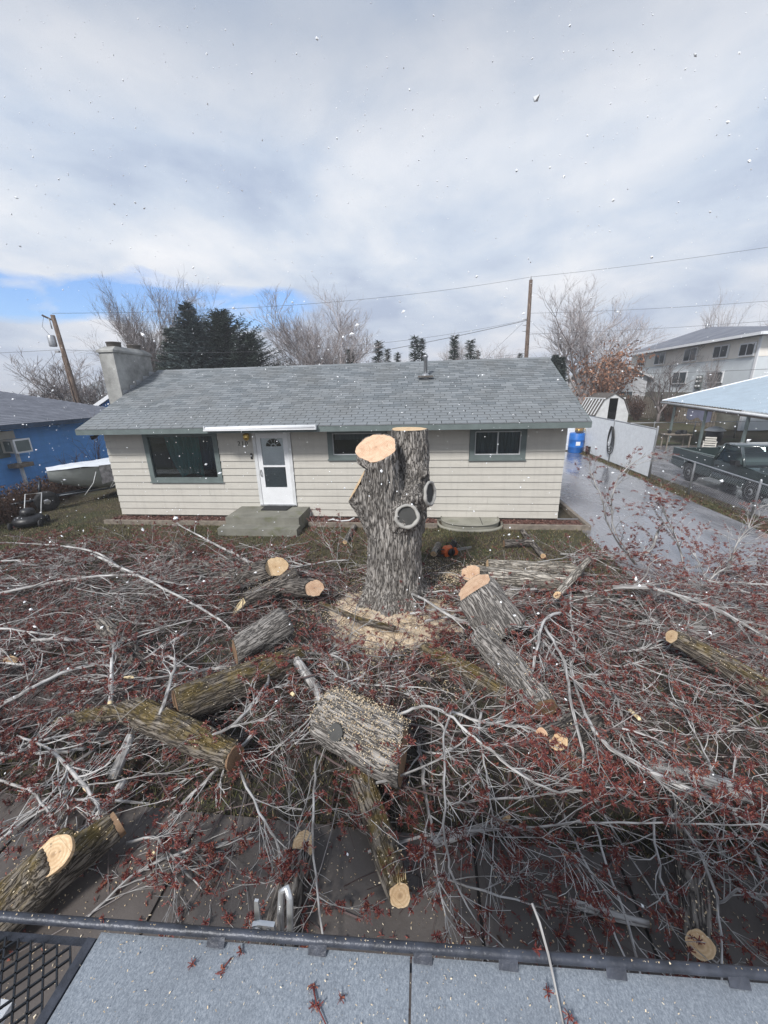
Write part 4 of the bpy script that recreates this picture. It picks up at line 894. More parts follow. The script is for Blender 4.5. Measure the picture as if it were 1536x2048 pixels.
bare_tree('bare_tree', (-1.9, 24.5, .5), 10.4, 4.7, 10, 'round-crowned bare tree behind the middle of the roof ridge', 12, 'whitetwig', .17, 2.6, dens=1.15)
bare_tree('bare_tree', (22.2, 28.5, .8), 10.4, 5.2, 6, 'spreading bare tree right of the tall utility pole', 13, 'whitetwig', .2, 2.4, lean=-.3, dens=1.1)
MT['darktwig'] = mat_island('dark_twigs', [(0, (.06, .047, .046)), (.5, (.12, .10, .097)), (1, (.21, .18, .175))])
bare_tree('bare_tree', (25.7, 23.3, .46), 5.6, 2.8, 5, 'dark gnarled fruit tree in front of the apartment house', 14, 'darktwig', .12, .9, fan=.4, twr=.009, dens=.7)
bare_tree('bare_tree', (27.9, 21.3, .4), 5.0, 1.1, 3, 'slender sapling before the apartment wall, right of the gnarled tree', 15, 'fartwig', .06, 1.2, levels=3)
bare_tree('bare_tree', (41, 42, 1.4), 11.5, 3.0, 5, 'small bare tree rising behind the apartment roof', 16, 'whitetwig', .14, 3, levels=3)
bare_tree('bare_tree', (43, 34, 1.0), 13, 3.2, 4, 'tall sparse bare tree behind the right end of the apartment roof', 17, 'whitetwig', .16, 3, levels=3)
for i, (x, y, h, r, l, mt) in enumerate(((-17.5, 7.5, 5.2, 3.4, 'dark tangled bare tree at the left edge behind the blue roof', 'darktwig'), (-17.5, 13.5, 4.4, 3.0, 'low bare tree behind the blue roof left of the leaning pole', 'darktwig'), (-17.0, 17.5, 5.2, 3.6, 'round bare tree behind the leaning pole', 'fartwig'), (-15.6, 22.5, 5.0, 3.2, 'bare tree right of the leaning pole, low over the far roofs', 'fartwig'), (-28, 27, 6.8, 4, 'distant bare tree at the far left beyond the roofs', 'fartwig'))):
    bare_tree('bare_tree', (x, y, gz(y)), h, r, 7, l, 40+i, mt, .12, .8, levels=3, twr=.014)
bare_tree('bare_tree', (-6.4, 26.5, .6), 6.2, 2.4, 5, 'thin bare tree left of the round-crowned one behind the ridge', 51, 'whitetwig', .09, 1.5, levels=3)
bare_tree('bare_tree', (3.4, 29, .7), 6.0, 2.4, 5, 'thin bare tree right of the round-crowned one behind the ridge', 52, 'whitetwig', .09, 1.5, levels=3)
bare_tree('bare_tree', (16.6, 44, 1.5), 7.0, 3.4, 5, 'thin far bare tree right of the tall utility pole near the ridge end', 53, 'whitetwig', .09, 1.5, levels=3)

def conifer(name, loc, h, r, label, seed, mat, dens=1., droop=.25, group=None, spiky=1., top=.0):
    o = empty(name, loc, label, 'tree', group); rr = random.Random(seed); T = MB(); F = MB()
    T.tube([(0, 0, -.1), (0, 0, h*.5), (0, 0, h*.98)], [h*.022, h*.014, .01], 7)
    z = h*.03
    while z < h*.985:
        f = z/h; R = r*((1-f)**.8+top*math.sin(PI*min(1, f)))*rr.uniform(.8, 1.12); nb = max(4, int((9-4*f)*dens))
        for k in range(nb):
            a = rr.uniform(0, 2*PI); L = R*rr.uniform(.7, 1.1)+.04; ns = max(3, int(L/.16)); dz = -droop+.55*f
            for s in range(ns):
                t = (s+.6)/ns; c = Vector((math.cos(a)*L*t, math.sin(a)*L*t, z+dz*L*t-.10*L*t*t+.14*L*t**3)); wl = (.10+.17*(1-t))*spiky*(.6+.5*rr.random())+.03
                for q in range(4):
                    b_ = a+rr.uniform(-1.2, 1.2); d = Vector((math.cos(b_), math.sin(b_), rr.uniform(-.35, .55)))*wl*1.6; sd_ = Vector((-math.sin(b_), math.cos(b_), rr.uniform(-.5, .5)))*wl*.20
                    F.add([c-sd_, c+sd_, c+d+sd_*.3, c+d-sd_*.3], [(0, 1, 2, 3)])
        z += h*.019/dens**.5
    obj('trunk', T, 'bark_dark', o); tag(obj('crown', F, mat, o), kind='stuff'); return o
conifer('spruce_tree', (-8.9, 17.3, .2), 9.3, 4.3, 'blue-grey spruce with layered boughs left of the dense evergreen', 61, 'needle_blue', 1.7, .30, spiky=1.25)
conifer('spruce_tree', (-10.7, 17.9, .2), 8.0, 3.6, 'smaller dark spruce between the chimney tree and the blue-grey spruce', 63, 'needle', 1.5, .30, spiky=1.2)
conifer('evergreen_tree', (-8.0, 20.3, .25), 9.3, 3.9, 'dense dark green evergreen with a rounded spire behind the roof', 62, 'needle', 1.7, .0, spiky=1.2, top=.55)
conifer('evergreen_tree', (-6.6, 21.6, .25), 7.9, 3.4, 'lower dark evergreen at the right foot of the dense one', 64, 'needle', 1.5, .05, spiky=1.1, top=.35)
conifer('spruce_tree', (1.0, 24.0, .5), 6.3, .95, 'dark little spruce at the right foot of the round-crowned tree', 65, 'needle', 1.2)
# far row of spruces: one is built, the others are copies
def copy_tree(o):
    c = o.copy(); COL.objects.link(c)
    for chd in o.children:
        d = chd.copy(); COL.objects.link(d); d.parent = c
    return c
row = [(2.73, 29.45, 7.6, 'first spruce of the far row, left of the vent pipe'), (3.31, 32.53, 7.0, 'second spruce of the far row, left of the vent pipe'), (3.69, 41.6, 6.9, 'small far spruce midway between the row start and vent pipe'), (6.18, 31.71, 8.1, 'spruce of the far row just left of the vent pipe'), (6.79, 34.73, 8.0, 'far spruce directly behind the vent pipe'), (10.08, 31.65, 8.0, 'second far spruce right of the vent pipe'), (11.84, 33.51, 7.6, 'third far spruce right of the vent pipe'), (13.53, 41.38, 6.8, 'small far spruce next to the third right of the vent pipe'), (20.09, 48.39, 6.5, 'tiny far spruce left of the tall utility pole')]
proto = None
for x, y, hh, l in row:
    if proto is None: proto = conifer('far_spruce', (0, 0, 0), 7.5, 1.25, l, 70, 'needle', .8, .28, 'far row of spruces beyond the ridge', 1.3); o = proto
    else: o = copy_tree(proto)
    o.location = (x, y, gz(y)-.1); k_ = hh/7.5*.98; o.scale = (k_*(.8+.5*((x*7.3) % 1)), k_*(.8+.5*((x*3.7) % 1)), k_); o.rotation_euler = (0, 0, x*7); o['label'] = l
bare_tree('bare_tree', (10.6, 34, 1.0), 7.6, 1.6, 4, 'white-twigged egg-shaped bare tree right of the vent pipe', 77, 'whitetwig', .08, 2.5, levels=3, dens=1.5)
bare_tree('bare_tree', (13.0, 38, 1.2), 7.0, 1.8, 4, 'faint bare tree between the far spruces left of the tall pole', 78, 'whitetwig', .08, 2.0, levels=3)
for i, (x, y, hh) in enumerate(((17.75, 26.5, 5.1), (18.25, 26.3, 5.4), (18.75, 26.1, 5.2))):
    conifer('arborvitae', (x, y, .6), hh, .42, ('left', 'middle', 'right')[i]+'most of three dark columnar arborvitae beyond the roof end', 80+i, 'needle', 1.6, -.6, 'columnar arborvitae beyond the roof end', .9, top=.8)

# ================================================================ utility poles and wires
def upole(base, top, r, label):
    o = empty('utility_pole', base, label, 'utility pole'); b_, t_ = Vector(base), Vector(top)
    part('shaft', MB().tube([b_, (b_+t_)/2, t_], [r*1.15, r, r*.8], 10), 'pole', o); return o
PR = upole((14.95, 21.9, .3), (14.74, 21.92, 10.76), .15, 'tall straight brown utility pole rising behind the roof ridge')
part('top_insulator', MB().lathe([(.03, 10.7), (.05, 10.85), (.03, 11.0)], (14.74, 21.92, 0), 8), 'insul', PR)
for z in (8.2, 7.8, 7.4): part('bracket', MB().tube([(14.76, 21.9, z), (14.4, 21.85, z+.03)], .03, 6), 'galv', PR)
PL = upole((-11.7, 10.1, 0), (-11.93, 9.94, 7.67), .125, 'leaning utility pole with transformer on the left')
part('transformer', MB().lathe([(.16, 6.15), (.18, 6.2), (.18, 6.65), (.15, 6.7)], (-12.2, 9.8, 0), 14), 'galv', PL)
part('crossarm', MB().tube([(-11.95, 9.95, 7.4), (-12.35, 9.75, 7.65)], .045, 4, smooth=False), 'pole', PL); part('fuse_cutout', MB().tube([(-12.1, 9.85, 7.5), (-12.02, 9.8, 7.0)], .03, 6), 'insul', PL)
part('lead_wire', MB().tube([(-12.3, 9.78, 7.6), (-12.45, 9.7, 7.1), (-12.25, 9.8, 6.7)], .01, 4), 'black', PL)
part('conduit', MB().tube([(-11.93, 9.9, 5.7), (-11.85, 9.85, 3.0), (-11.83, 9.8, 0)], .04, 6), 'pole', PL)
part('spool_rack', MB().box(-12.2, -11.98, 9.78, 9.9, 5.85, 5.95), 'insul', PL)
MT['wire'] = simple('weathered_cable', (.10, .10, .11), .6, .1)
def wire(a, c, sag, label, r=.0085):
    a, c = Vector(a), Vector(c); pts = [a+(c-a)*(i/24)-Vector((0, 0, sag*4*(i/24)*(1-i/24))) for i in range(25)]
    tag(obj('overhead_wire', MB().tube(pts, r, 4, True, False), MT['wire']), label, 'wire', 'overhead wires')
wire((14.74, 21.92, 10.95), (-11.93, 9.94, 7.75), .55, 'topmost wire from the tall pole to the leaning pole')
wire((14.74, 21.92, 10.95), (46, 12, 12.0), .5, 'topmost wire from the tall pole to the right edge')
wire((14.76, 21.85, 8.2), (-11.95, 9.9, 6.0), .9, 'middle wire between the two poles')
wire((14.76, 21.85, 8.15), (-9, 24, 5.4), .35, 'thick cable sloping from the tall pole down left behind the round tree', .018)
wire((14.4, 21.85, 8.0), (9.6, 20, 3.9), .1, 'steep service drop from the tall pole to the roofs left of it')
wire((14.9, 21.85, 8.6), (44, 14, 8.6), .5, 'upper of two wires running right behind the spreading tree')
wire((14.9, 21.85, 7.2), (44, 16, 7.8), .4, 'lower of two wires running right behind the spreading tree')
wire((14.9, 21.85, 8.1), (19.5, 24.5, 5.4), .15, 'steep service drop from the tall pole down to the right')
wire((14.76, 21.85, 5.9), (-4, 30, 5.6), .25, 'low slack cable along the far spruces')
wire((-12.0, 9.9, 6.0), (-40, 5, 6.5), .4, 'wire leaving the leaning pole to the left edge')
wire((-12.1, 9.8, 5.9), (-14.5, 9, 3.6), .05, 'short service drop left of the leaning pole')
wire((20, 20, 4.2), (44, 8, 5.4), .5, 'dark cable crossing in front of the apartment wall', .013)

# ================================================================ the stump
def fuse(mb, voxel, smooth_it=6, amp=.02, zfreq=3.0, afreq=22., axis=None):
    """union of overlapping tubes into one skin, then bark furrows along the grain"""
    me = mb.mesh('tmp'); o = bpy.data.objects.new('tmp', me); COL.objects.link(o)
    m = o.modifiers.new('r', 'REMESH'); m.mode = 'VOXEL'; m.voxel_size = voxel
    s = o.modifiers.new('s', 'SMOOTH'); s.iterations = smooth_it; s.factor = .5
    bpy.context.view_layer.update()
    out_ = bpy.data.meshes.new_from_object(o.evaluated_get(bpy.context.evaluated_depsgraph_get())); bpy.data.objects.remove(o)
    nv = len(out_.vertices); cs_ = []
    Rm = Matrix.Identity(3) if axis is None else Vector(axis).normalized().rotation_difference(Vector((0, 0, 1))).to_matrix()
    nor = [Vector(v.normal) for v in out_.vertices]
    for v, nn in zip(out_.vertices, nor):
        q = Rm@v.co; wv = Vector((q.x*afreq, q.y*afreq, q.z*zfreq))
        wob = noise.noise(q*3.1)*1.2; f = noise.noise(wv+Vector((wob, wob, 0))); f2 = noise.noise(wv*2.3)
        h = -abs(f)*1.5+.45+.4*f2+.35*noise.noise(q*6)
        v.co += nn*(amp*h); cs_ += [q.x, q.y, q.z]
    a = out_.attributes.get('bark') or out_.attributes.new('bark', 'FLOAT_VECTOR', 'POINT'); a.data.foreach_set('vector', cs_)
    for p in out_.polygons: p.use_smooth = True
    return out_
def disc(c, nrm, rx, ry, up=None, n=36, wob=.05, seed=0, th=.012, push=.006):
    """slightly irregular sawn face, its rings centred on the pith"""
    nrm = Vector(nrm).normalized(); u = (Vector(up) if up else Vector((0, 0, 1))); u = (u-nrm*u.dot(nrm)).normalized(); v = nrm.cross(u); c = Vector(c)
    m = MB(); vs = []; at = []
    for lay in (push, push-th):
        for i in range(n):
            a = 2*PI*i/n; k = 1+wob*noise.noise(Vector((math.cos(a)*1.4+seed*5.1, math.sin(a)*1.4, seed)))+wob*.3*noise.noise(Vector((math.cos(a)*5+seed, math.sin(a)*5, 1)))
            x, y = math.cos(a)*rx*k, math.sin(a)*ry*k; vs.append(c+v*x+u*y+nrm*lay); at.append((x, y, 0.))
    k = len(vs); vs.append(c+nrm*push); at.append((0, 0, 0))
    m.add(vs, [(i, (i+1) % n, k) for i in range(n)]+[(i, n+i, n+(i+1) % n, (i+1) % n) for i in range(n)], at); return m
SB = Vector((6.92, -4.30, 0))
ST = empty('tree_stump', SB, 'tall sawn maple stump with forked top standing in sawdust', 'stump')
sk = MB(); q_ = lambda pts: [tuple(p) for p in pts]
sk.tube([(6.92, -4.30, -.12), (6.92, -4.30, .12), (6.92, -4.31, .4), (6.93, -4.31, .9), (6.95, -4.30, 1.4), (6.96, -4.28, 1.75)], [.66, .56, .47, .435, .43, .42], 28)
for a, L in ((.3, .75), (1.5, .62), (2.6, .72), (3.7, .74), (4.6, .70), (5.5, .70)):
    sk.tube([(6.92+.25*math.cos(a), -4.3+.25*math.sin(a), .55), (6.92+.48*math.cos(a), -4.3+.48*math.sin(a), .12), (6.92+L*math.cos(a), -4.3+L*math.sin(a), -.15)], [.16, .15, .09], 10)
sk.tube([(6.90, -4.33, 1.2), (6.80, -4.38, 1.9), (6.72, -4.42, 2.3), (6.69, -4.45, 2.86)], [.38, .315, .30, .305], 26)
sk.tube([(7.08, -4.20, 1.3), (7.19, -4.05, 1.9), (7.20, -3.92, 2.4), (7.17, -3.86, 2.92)], [.35, .30, .29, .29], 24)
sk.tube([(6.85, -4.35, 1.25), (6.58, -4.36, 1.75), (6.36, -4.36, 2.08)], [.34, .26, .25], 20)
sk.tube([(7.05, -4.4, 1.5), (7.16, -4.70, 1.70)], [.30, .205], 20)
sk.tube([(7.1, -4.3, 1.75), (7.42, -4.36, 1.95)], [.30, .20], 20)
for p, r in (((7.32, -4.28, 1.55), .14), ((7.28, -4.55, 1.93), .12), ((7.40, -4.2, 2.25), .10), ((7.0, -4.66, 1.5), .13), ((6.68, -4.5, 1.2), .10)): sk.lathe([(.01, -r), (r*.8, -r*.6), (r, 0), (r*.8, r*.6), (.01, r)], p, 12)
# saw off the crowded tops with the planes of the cuts
FN, FC = Vector((-.10, -.50, .86)).normalized(), Vector((6.69, -4.43, 2.69))
trunk_me = fuse(sk, .017, 3, .040, 2.4, 17.)
import bmesh
bm = bmesh.new(); bm.from_mesh(trunk_me)
def cut_local(bm, co, no, sel):
    geom = [v for v in bm.verts if sel(v.co)]; 
    for v in geom:
        d = (v.co-co).dot(no)
        if d > 0: v.co -= no*d
cut_local(bm, FC, FN, lambda c: c.y < -4.08 and c.z > 2.2 and c.x < 7.06 and (c-Vector((6.69, -4.43, c.z))).length < .40)
cut_local(bm, Vector((7.17, -3.86, 2.90)), Vector((0, 0, 1)), lambda c: c.z > 2.7)
SN = Vector((-.86, -.08, .50)).normalized()
cut_local(bm, Vector((6.36, -4.36, 2.08)), SN, lambda c: c.x < 6.6 and 1.7 < c.z < 2.45)
bm.to_mesh(trunk_me); bm.free()
tk = link('trunk', trunk_me, 'bark', ST); tk.matrix_parent_inverse = Matrix.Translation(-SB)
part('cut_face', disc(FC, FN, .300, .328, n=60, wob=.16, seed=3, up=(0, .6, 1)), 'cutpink', ST)
part('cut_face', disc((7.17, -3.86, 2.90), (.02, -.01, 1), .280, .275, n=60, wob=.12, seed=5, up=(0, 1, 0)), 'cut', ST)
part('cut_face', disc((6.36, -4.36, 2.08), SN, .25, .27, n=48, wob=.12, seed=6), 'cut', ST)
def healed(c, nrm, r):
    nrm = Vector(nrm).normalized(); c = Vector(c); part('healed_knot', disc(c, nrm, r*.86, r*.9, seed=r*9, push=.0, th=.05), 'healed', ST)
    u = nrm.cross(Vector((0, 0, 1))).normalized(); v = nrm.cross(u); pts = [c+u*(r*math.cos(2*PI*i/30)*(1+.05*math.sin(i)))+v*(r*1.02*math.sin(2*PI*i/30)) + nrm*.012 for i in range(31)]
    part('callus_ring', MB().tube(pts, [.021+.010*abs(math.sin(i*.11+.6))+.004*math.sin(i*1.7) for i in range(31)], 8, False), 'callus', ST)
healed((7.17, -4.765, 1.70), (.10, -1, .12), .165); healed((7.50, -4.41, 1.96), (.93, -.42, .08), .175)

# ================================================================ sawn logs
def log(name, path, label, mat='bark', caps=('cut', 'cut'), n0=None, n1=None, sides=40, ridge=.012, seed=0, group='sawn maple logs lying in the brush', taper_lump=.15, faces=True):
    P = [Vector(p[:3]) for p in path]; R_ = [p[3] for p in path]; seg = .06
    pts, rad = [], []
    for i in range(len(P)-1):
        k = max(2, int((P[i+1]-P[i]).length/seg))
        for j in range(k):
            t = j/k; pts.append(P[i].lerp(P[i+1], t)); rad.append(R_[i]+(R_[i+1]-R_[i])*t)
    pts.append(P[-1]); rad.append(R_[-1]); rad[0] *= .93; rad[-1] *= .93
    if len(P) > 2:
        for _ in range(3): pts = [pts[0]]+[(pts[i-1]+pts[i]*2+pts[i+1])/4 for i in range(1, len(pts)-1)]+[pts[-1]]
    a0 = (pts[0]-pts[1]).normalized(); a1 = (pts[-1]-pts[-2]).normalized()
    n0 = Vector(n0).normalized() if n0 else a0; n1 = Vector(n1).normalized() if n1 else a1
    c0 = pts[0].copy(); rel = [p-c0 for p in pts]
    m = MB().tube(rel, rad, sides, True, True, min(ridge, rad[0]*.09), seed+1, taper_lump, n0, n1)
    o = obj(name, m, mat); o.location = c0; tag(o, label, 'log', group)
    if faces:
        for ring, nn, cp in ((m.ring0, n0, caps[0]), (m.ring1, n1, caps[1])):
            if not cp: continue
            c = sum(ring, Vector())/len(ring); q = MB(); top_ = [v+nn*.004-(v-c)*(.055+.03*noise.noise(v*9)) for v in ring]; k = len(top_)
            u = nn.orthogonal().normalized(); w_ = nn.cross(u); f = lambda p: ((p-c).dot(u), (p-c).dot(w_), 0.)
            q.add(top_+[c+nn*.005], [(i, (i+1) % k, k) for i in range(k)] if nn.dot(((top_[1]-c).cross(top_[2]-c))) > 0 else [((i+1) % k, i, k) for i in range(k)], [f(p) for p in top_]+[(0, 0, 0)])
            obj('cut_face', q, cp, o)
    return o
toC = lambda p: (CAM-Vector(p[:3])).normalized()
LOGS = [
 ([(4.849,-4.388,.62,.183),(3.656,-4.221,.14,.205)], 'thick log with a round pale cut face left of the stump', 'bark_dark', ('cut','cutold'), (.55,-.72,.42), None),
 ([(4.406,-4.874,.18,.142),(5.239,-4.335,.42,.167)], 'dark log with a torn pale tip below the round-faced log', 'bark_dark', ('sapwood','cutold'), (-.6,-.3,.7), None),
 ([(5.637,-4.778,.45,.150),(5.05,-4.50,.28,.163)], 'short log whose pink chip-marked face points at the stump side', 'bark_dark', ('cutpink','cutold'), (.5,-.8,.3), None),
 ([(5.08,-6.406,.42,.17),(5.543,-5.823,.5,.214)], 'stout grey log lying across the long mossy log', 'bark', ('cutold','bark'), (-.75,-.6,.05), None),
 ([(4.828,-7.247,.35,.205),(5.871,-6.196,.22,.182)], 'long mossy log leaning up toward the stump, left of centre', 'bark_moss', ('cutold','cutold'), None, None),
 ([(6.467,-7.279,.45,.245),(7.272,-7.668,.42,.258)], 'fattest log, dusted with sawdust, with a black knot, centre front', 'bark', ('cutold','cutold'), None, (.97,-.12,.0)),
 ([(6.82,-7.563,.16,.113),(7.116,-8.144,.17,.107),(7.305,-8.579,.27,.082)], 'slim log pointing at the viewer with a round orange face, centre front', 'bark_moss', ('cutold','cut'), None, (.25,-.80,.42)),
 ([(6.516,-8.95,.13,.112),(6.541,-8.31,.2,.092)], 'ragged bark-shedding log running under the platform rail', 'bark_dark', ('cutold','cut'), None, (.3,.4,.85)),
 ([(9.60,-7.64,.22,.086),(9.34,-8.20,.24,.094),(9.13,-8.645,.27,.080)], 'peeling grey log at lower right with an orange face toward the viewer', 'bark_dark', ('cutold','cut'), None, (-.30,-.78,.45)),
 ([(10.509,-5.806,.5,.093),(10.867,-6.136,.4,.128),(11.3,-6.9,.3,.16)], 'wet brown log running off the right edge, small pale face at its end', 'bark_moss', ('cut','cutold'), (-.82,.12,.42), None),
 ([(8.145,-5.924,.5,.150),(8.482,-6.488,.4,.165),(8.694,-6.913,.3,.158)], 'grey log slanting down to the right of the centre, brown sawn foot', 'bark', ('bark','cutold'), None, (.25,-.9,-.1)),
 ([(8.155,-5.172,.75,.30),(8.56,-5.56,.25,.36)], 'massive grey block with an oblique pink cut, right of the stump', 'bark', ('cutpink','cutold'), (-.62,.02,.78), None),
 ([(8.284,-4.14,.45,.172),(9.852,-4.106,.3,.144)], 'long pale log with a pink face lying behind the massive block', 'bark_pale', ('cutpink','cutold'), (-.55,-.75,.3), None),
 ([(8.60,-4.30,.20,.185),(9.20,-4.40,.17,.150)], 'short grey log under the long pale log', 'bark', ('cutold','cut'), None, (.85,-.5,.1)),
 ([(8.586,-3.64,.4,.11),(10.165,-3.554,.3,.11)], 'slim pale log highest at the back of the right-hand stack', 'bark_pale', ('cut','cutold'), None, None),
 ([(9.403,-4.456,.15,.103),(10.463,-4.249,.12,.095)], 'low grey log at the right end of the stack by the driveway', 'bark', ('cutold','cutold'), None, None),
 ([(9.439,-4.852,.5,.055),(9.889,-4.264,.55,.062),(10.305,-3.724,.6,.048)], 'thin pale pole propped across the right-hand stack', 'bark_pale', ('cut','cutold'), (-.2,-.8,.4), None),
 ([(7.43,-5.902,.2,.113),(7.998,-6.355,.22,.128),(8.491,-6.681,.18,.122)], 'mossy log lying under the slanting grey log', 'bark_moss', ('cutold','cutold'), None, None),
 ([(8.701,-7.341,.35,.082),(9.189,-6.951,.25,.102)], 'stub with a small round orange face and dark pith, lower right of centre', 'bark_dark', ('cut','cutold'), (-.35,-.78,.5), None),
 ([(8.556,-7.311,.4,.060),(8.965,-7.019,.3,.081)], 'broken stub left of the small round-faced stub', 'bark_dark', ('cutpink','cutold'), (-.6,-.6,.5), None),
 ([(8.80,-7.43,.22,.085),(9.25,-7.05,.15,.10)], 'lower stub under the small round-faced stub', 'bark_dark', ('cutold','cutold'), (-.2,-.9,.2), None),
 ([(2.759,-5.878,.35,.124),(3.966,-6.542,.13,.128)], 'dark log lying deep in the brush on the left', 'bark_dark', ('cutold','cutold'), None, None),
 ([(1.801,-2.812,.3,.135),(2.635,-3.437,.15,.135)], 'short dark log leaning at the back of the left brush', 'bark_dark', ('cutold','cutold'), None, None),
 ([(2.564,-3.821,.2,.099),(3.54,-3.36,.25,.124)], 'dark log below the leaning one at the back left', 'bark_dark', ('cutold','cutold'), None, None),
 ([(2.878,-3.925,.12,.108),(3.834,-3.324,.15,.124)], 'dark log nearest the front steps in the left brush', 'bark_dark', ('cutold','cutold'), None, None),
 ([(2.121,-6.63,.3,.058),(1.33,-6.487,.3,.061)], 'slim log with a small orange face at the left edge', 'bark_dark', ('cut','cutold'), (.5,-.75,.4), None),
 ([(7.62,-2.55,.12,.075),(7.74,-2.10,.15,.080)], 'short pale billet lying beside the chainsaw', 'bark_pale', ('cut','cutold'), None, None),
 ([(9.233,-1.833,.1,.092),(9.889,-1.773,.1,.091)], 'short dark log on the grass before the right-hand bed', 'bark_dark', ('cutold','cutold'), None, None),
 ([(9.848,-.934,.08,.060),(9.911,-2.496,.1,.064)], 'thin log on the grass pointing at the right-hand window', 'bark_dark', ('cutold','cut'), None, None),
 ([(5.528,-1.843,.07,.060),(5.544,-.687,.07,.064)], 'thin log on the grass left of the stump', 'bark', ('cut','cutold'), None, None),
 ([(5.731,-4.821,.2,.040),(6.472,-5.263,.2,.046),(7.014,-5.383,.15,.045)], 'thin dark pole lying across the sawdust in front of the stump', 'bark_moss', ('cutold','cutold'), None, None),
 ([(5.758,-6.278,.33,.062),(6.225,-6.758,.25,.052),(6.40,-7.05,.2,.044)], 'pale thin limb piece pointing at the fattest log', 'limb', ('cut','cutold'), None, None),
 ([(4.577,-7.894,.12,.050),(4.55,-7.569,.3,.042)], 'pale forked limb stub below the mossy elbow log', 'limb', ('cutold','cutold'), None, None),
 ([(4.687,-8.222,.1,.028),(4.72,-7.905,.15,.034)], 'short pale limb piece above the forked log', 'limb', ('cutold','cutold'), None, None),
 ([(8.482,-8.394,.06,.026),(8.755,-8.449,.06,.026),(8.966,-8.465,.06,.022)], 'thin grey limb lying on the bare paving, lower right', 'limb', ('cutold','cut'), None, None),
 ([(9.516,-7.288,.15,.066),(10.179,-7.594,.2,.071)], 'grey limb log in the right-hand brush near the mossy verge', 'limb', ('cutold','cutold'), None, None),
 ([(7.471,-8.156,.08,.031),(8.124,-7.925,.12,.029)], 'straight grey limb with a small white end by the paving edge', 'limb', ('cutold','cut'), None, (.6,-.6,.5)),
]
for i, (pth, lab, mt, caps, n0, n1) in enumerate(LOGS):
    big = max(p[3] for p in pth) > .08
    log('log', pth, lab, mt, caps, n0, n1, 52 if big else 14, .022 if big else .004, i)
FAT = [o for o in bpy.data.objects if o.get('label', '').startswith('fattest log')][0]
kc = Vector((6.67, -7.60, .57)); kn = Vector((-.22, -.80, .52)).normalized()
kk = disc(kc-FAT.location+kn*.03, kn, .068, .075, seed=2, wob=.1, th=.05); obj('knot', kk, 'healed', FAT); 
# mossy elbow log and forked log: limbs fused into one skin
def fused_log(parts_, faces, label, mat, voxel=.016, amp=.016, axis=None):
    m = MB(); c0 = Vector(parts_[0][0][:3])
    for pth in parts_: m.tube([Vector(p[:3])-c0 for p in pth], [p[3] for p in pth], 20)
    o = link('log', fuse(m, voxel, 4, amp, 3., 24., axis), mat); o.location = c0; tag(o, label, 'log', 'sawn maple logs lying in the brush')
    for c, nn, rx, ry, mt in faces: obj('cut_face', disc(Vector(c)-c0, nn, rx, ry, seed=rx*7, wob=.10, push=.022, th=.04), mt, o)
fused_log([[(3.68,-7.53,.30,.075),(4.05,-7.42,.34,.092),(4.46,-7.35,.38,.115)], [(4.40,-7.32,.35,.140),(5.163,-7.546,.32,.142),(5.68,-7.69,.27,.118)]],
          [((5.69,-7.695,.27), (.9,-.3,.1), .105, .11, 'cutold')], 'mossy elbow-shaped log, left of centre in front', 'bark_moss', .016, .016, (.95, -.25, 0))
fused_log([[(4.50,-9.10,.15,.17),(4.756,-8.733,.28,.165),(4.87,-8.665,.42,.118)], [(4.66,-8.85,.22,.16),(5.009,-8.339,.25,.108)], [(4.70,-8.72,.24,.13),(4.727,-8.434,.28,.082)]],
          [((4.875,-8.672,.445), (.10,-.42,.9), .118, .112, 'cut'), ((5.015,-8.33,.25), (.5,.85,.1), .1, .1, 'cutold')], 'forked mossy log with a pale round stub face, bottom left corner', 'bark_moss', .012, .010, (.35, .9, .1))
# splintered sapwood on the slim front log
sp_ = MB(); 
for i in range(5): sp_.prism([(7.285+.012*i, .30), (7.295+.012*i, .30), (7.290+.012*i, .40+.015*math.sin(i*2))], 'y', -8.56+.012*i, -8.50)
tag(obj('wood_splinter', sp_, 'sapwood'), 'torn pale splinter above the orange face of the slim front log', 'splinter')

# chainsaw
CS = empty('chainsaw', (7.98, -2.35, 0), 'orange chainsaw with black handle on the grass right of the stump', 'chainsaw', None, .5)
obj('body', MB().prism([(-.16, .03), (.13, .03), (.16, .10), (.10, .21), (-.10, .22), (-.17, .12)], 'y', -.09, .09), 'orange', CS)
obj('starter_cover', MB().lathe([(.085, -.115), (.09, -.091)], (-.02, 0, .12), 16, 'y'), 'black', CS)
obj('front_handle', MB().tube([(.0, -.12, .06), (.0, -.13, .25), (.0, 0, .31), (.0, .13, .25), (.0, .12, .06)], .014, 8), 'black', CS)
obj('rear_handle', MB().tube([(-.15, 0, .17), (-.28, 0, .19), (-.34, 0, .12), (-.28, 0, .04), (-.15, 0, .05)], .017, 8), 'black', CS)
obj('guide_bar', MB().prism([(.15, .07), (.55, .075), (.58, .10), (.55, .125), (.15, .14)], 'y', -.004, .004), 'galv', CS)
obj('hand_guard', MB().prism([(.06, .22), (.10, .22), (.13, .33), (.10, .33)], 'y', -.09, .09), 'black', CS)

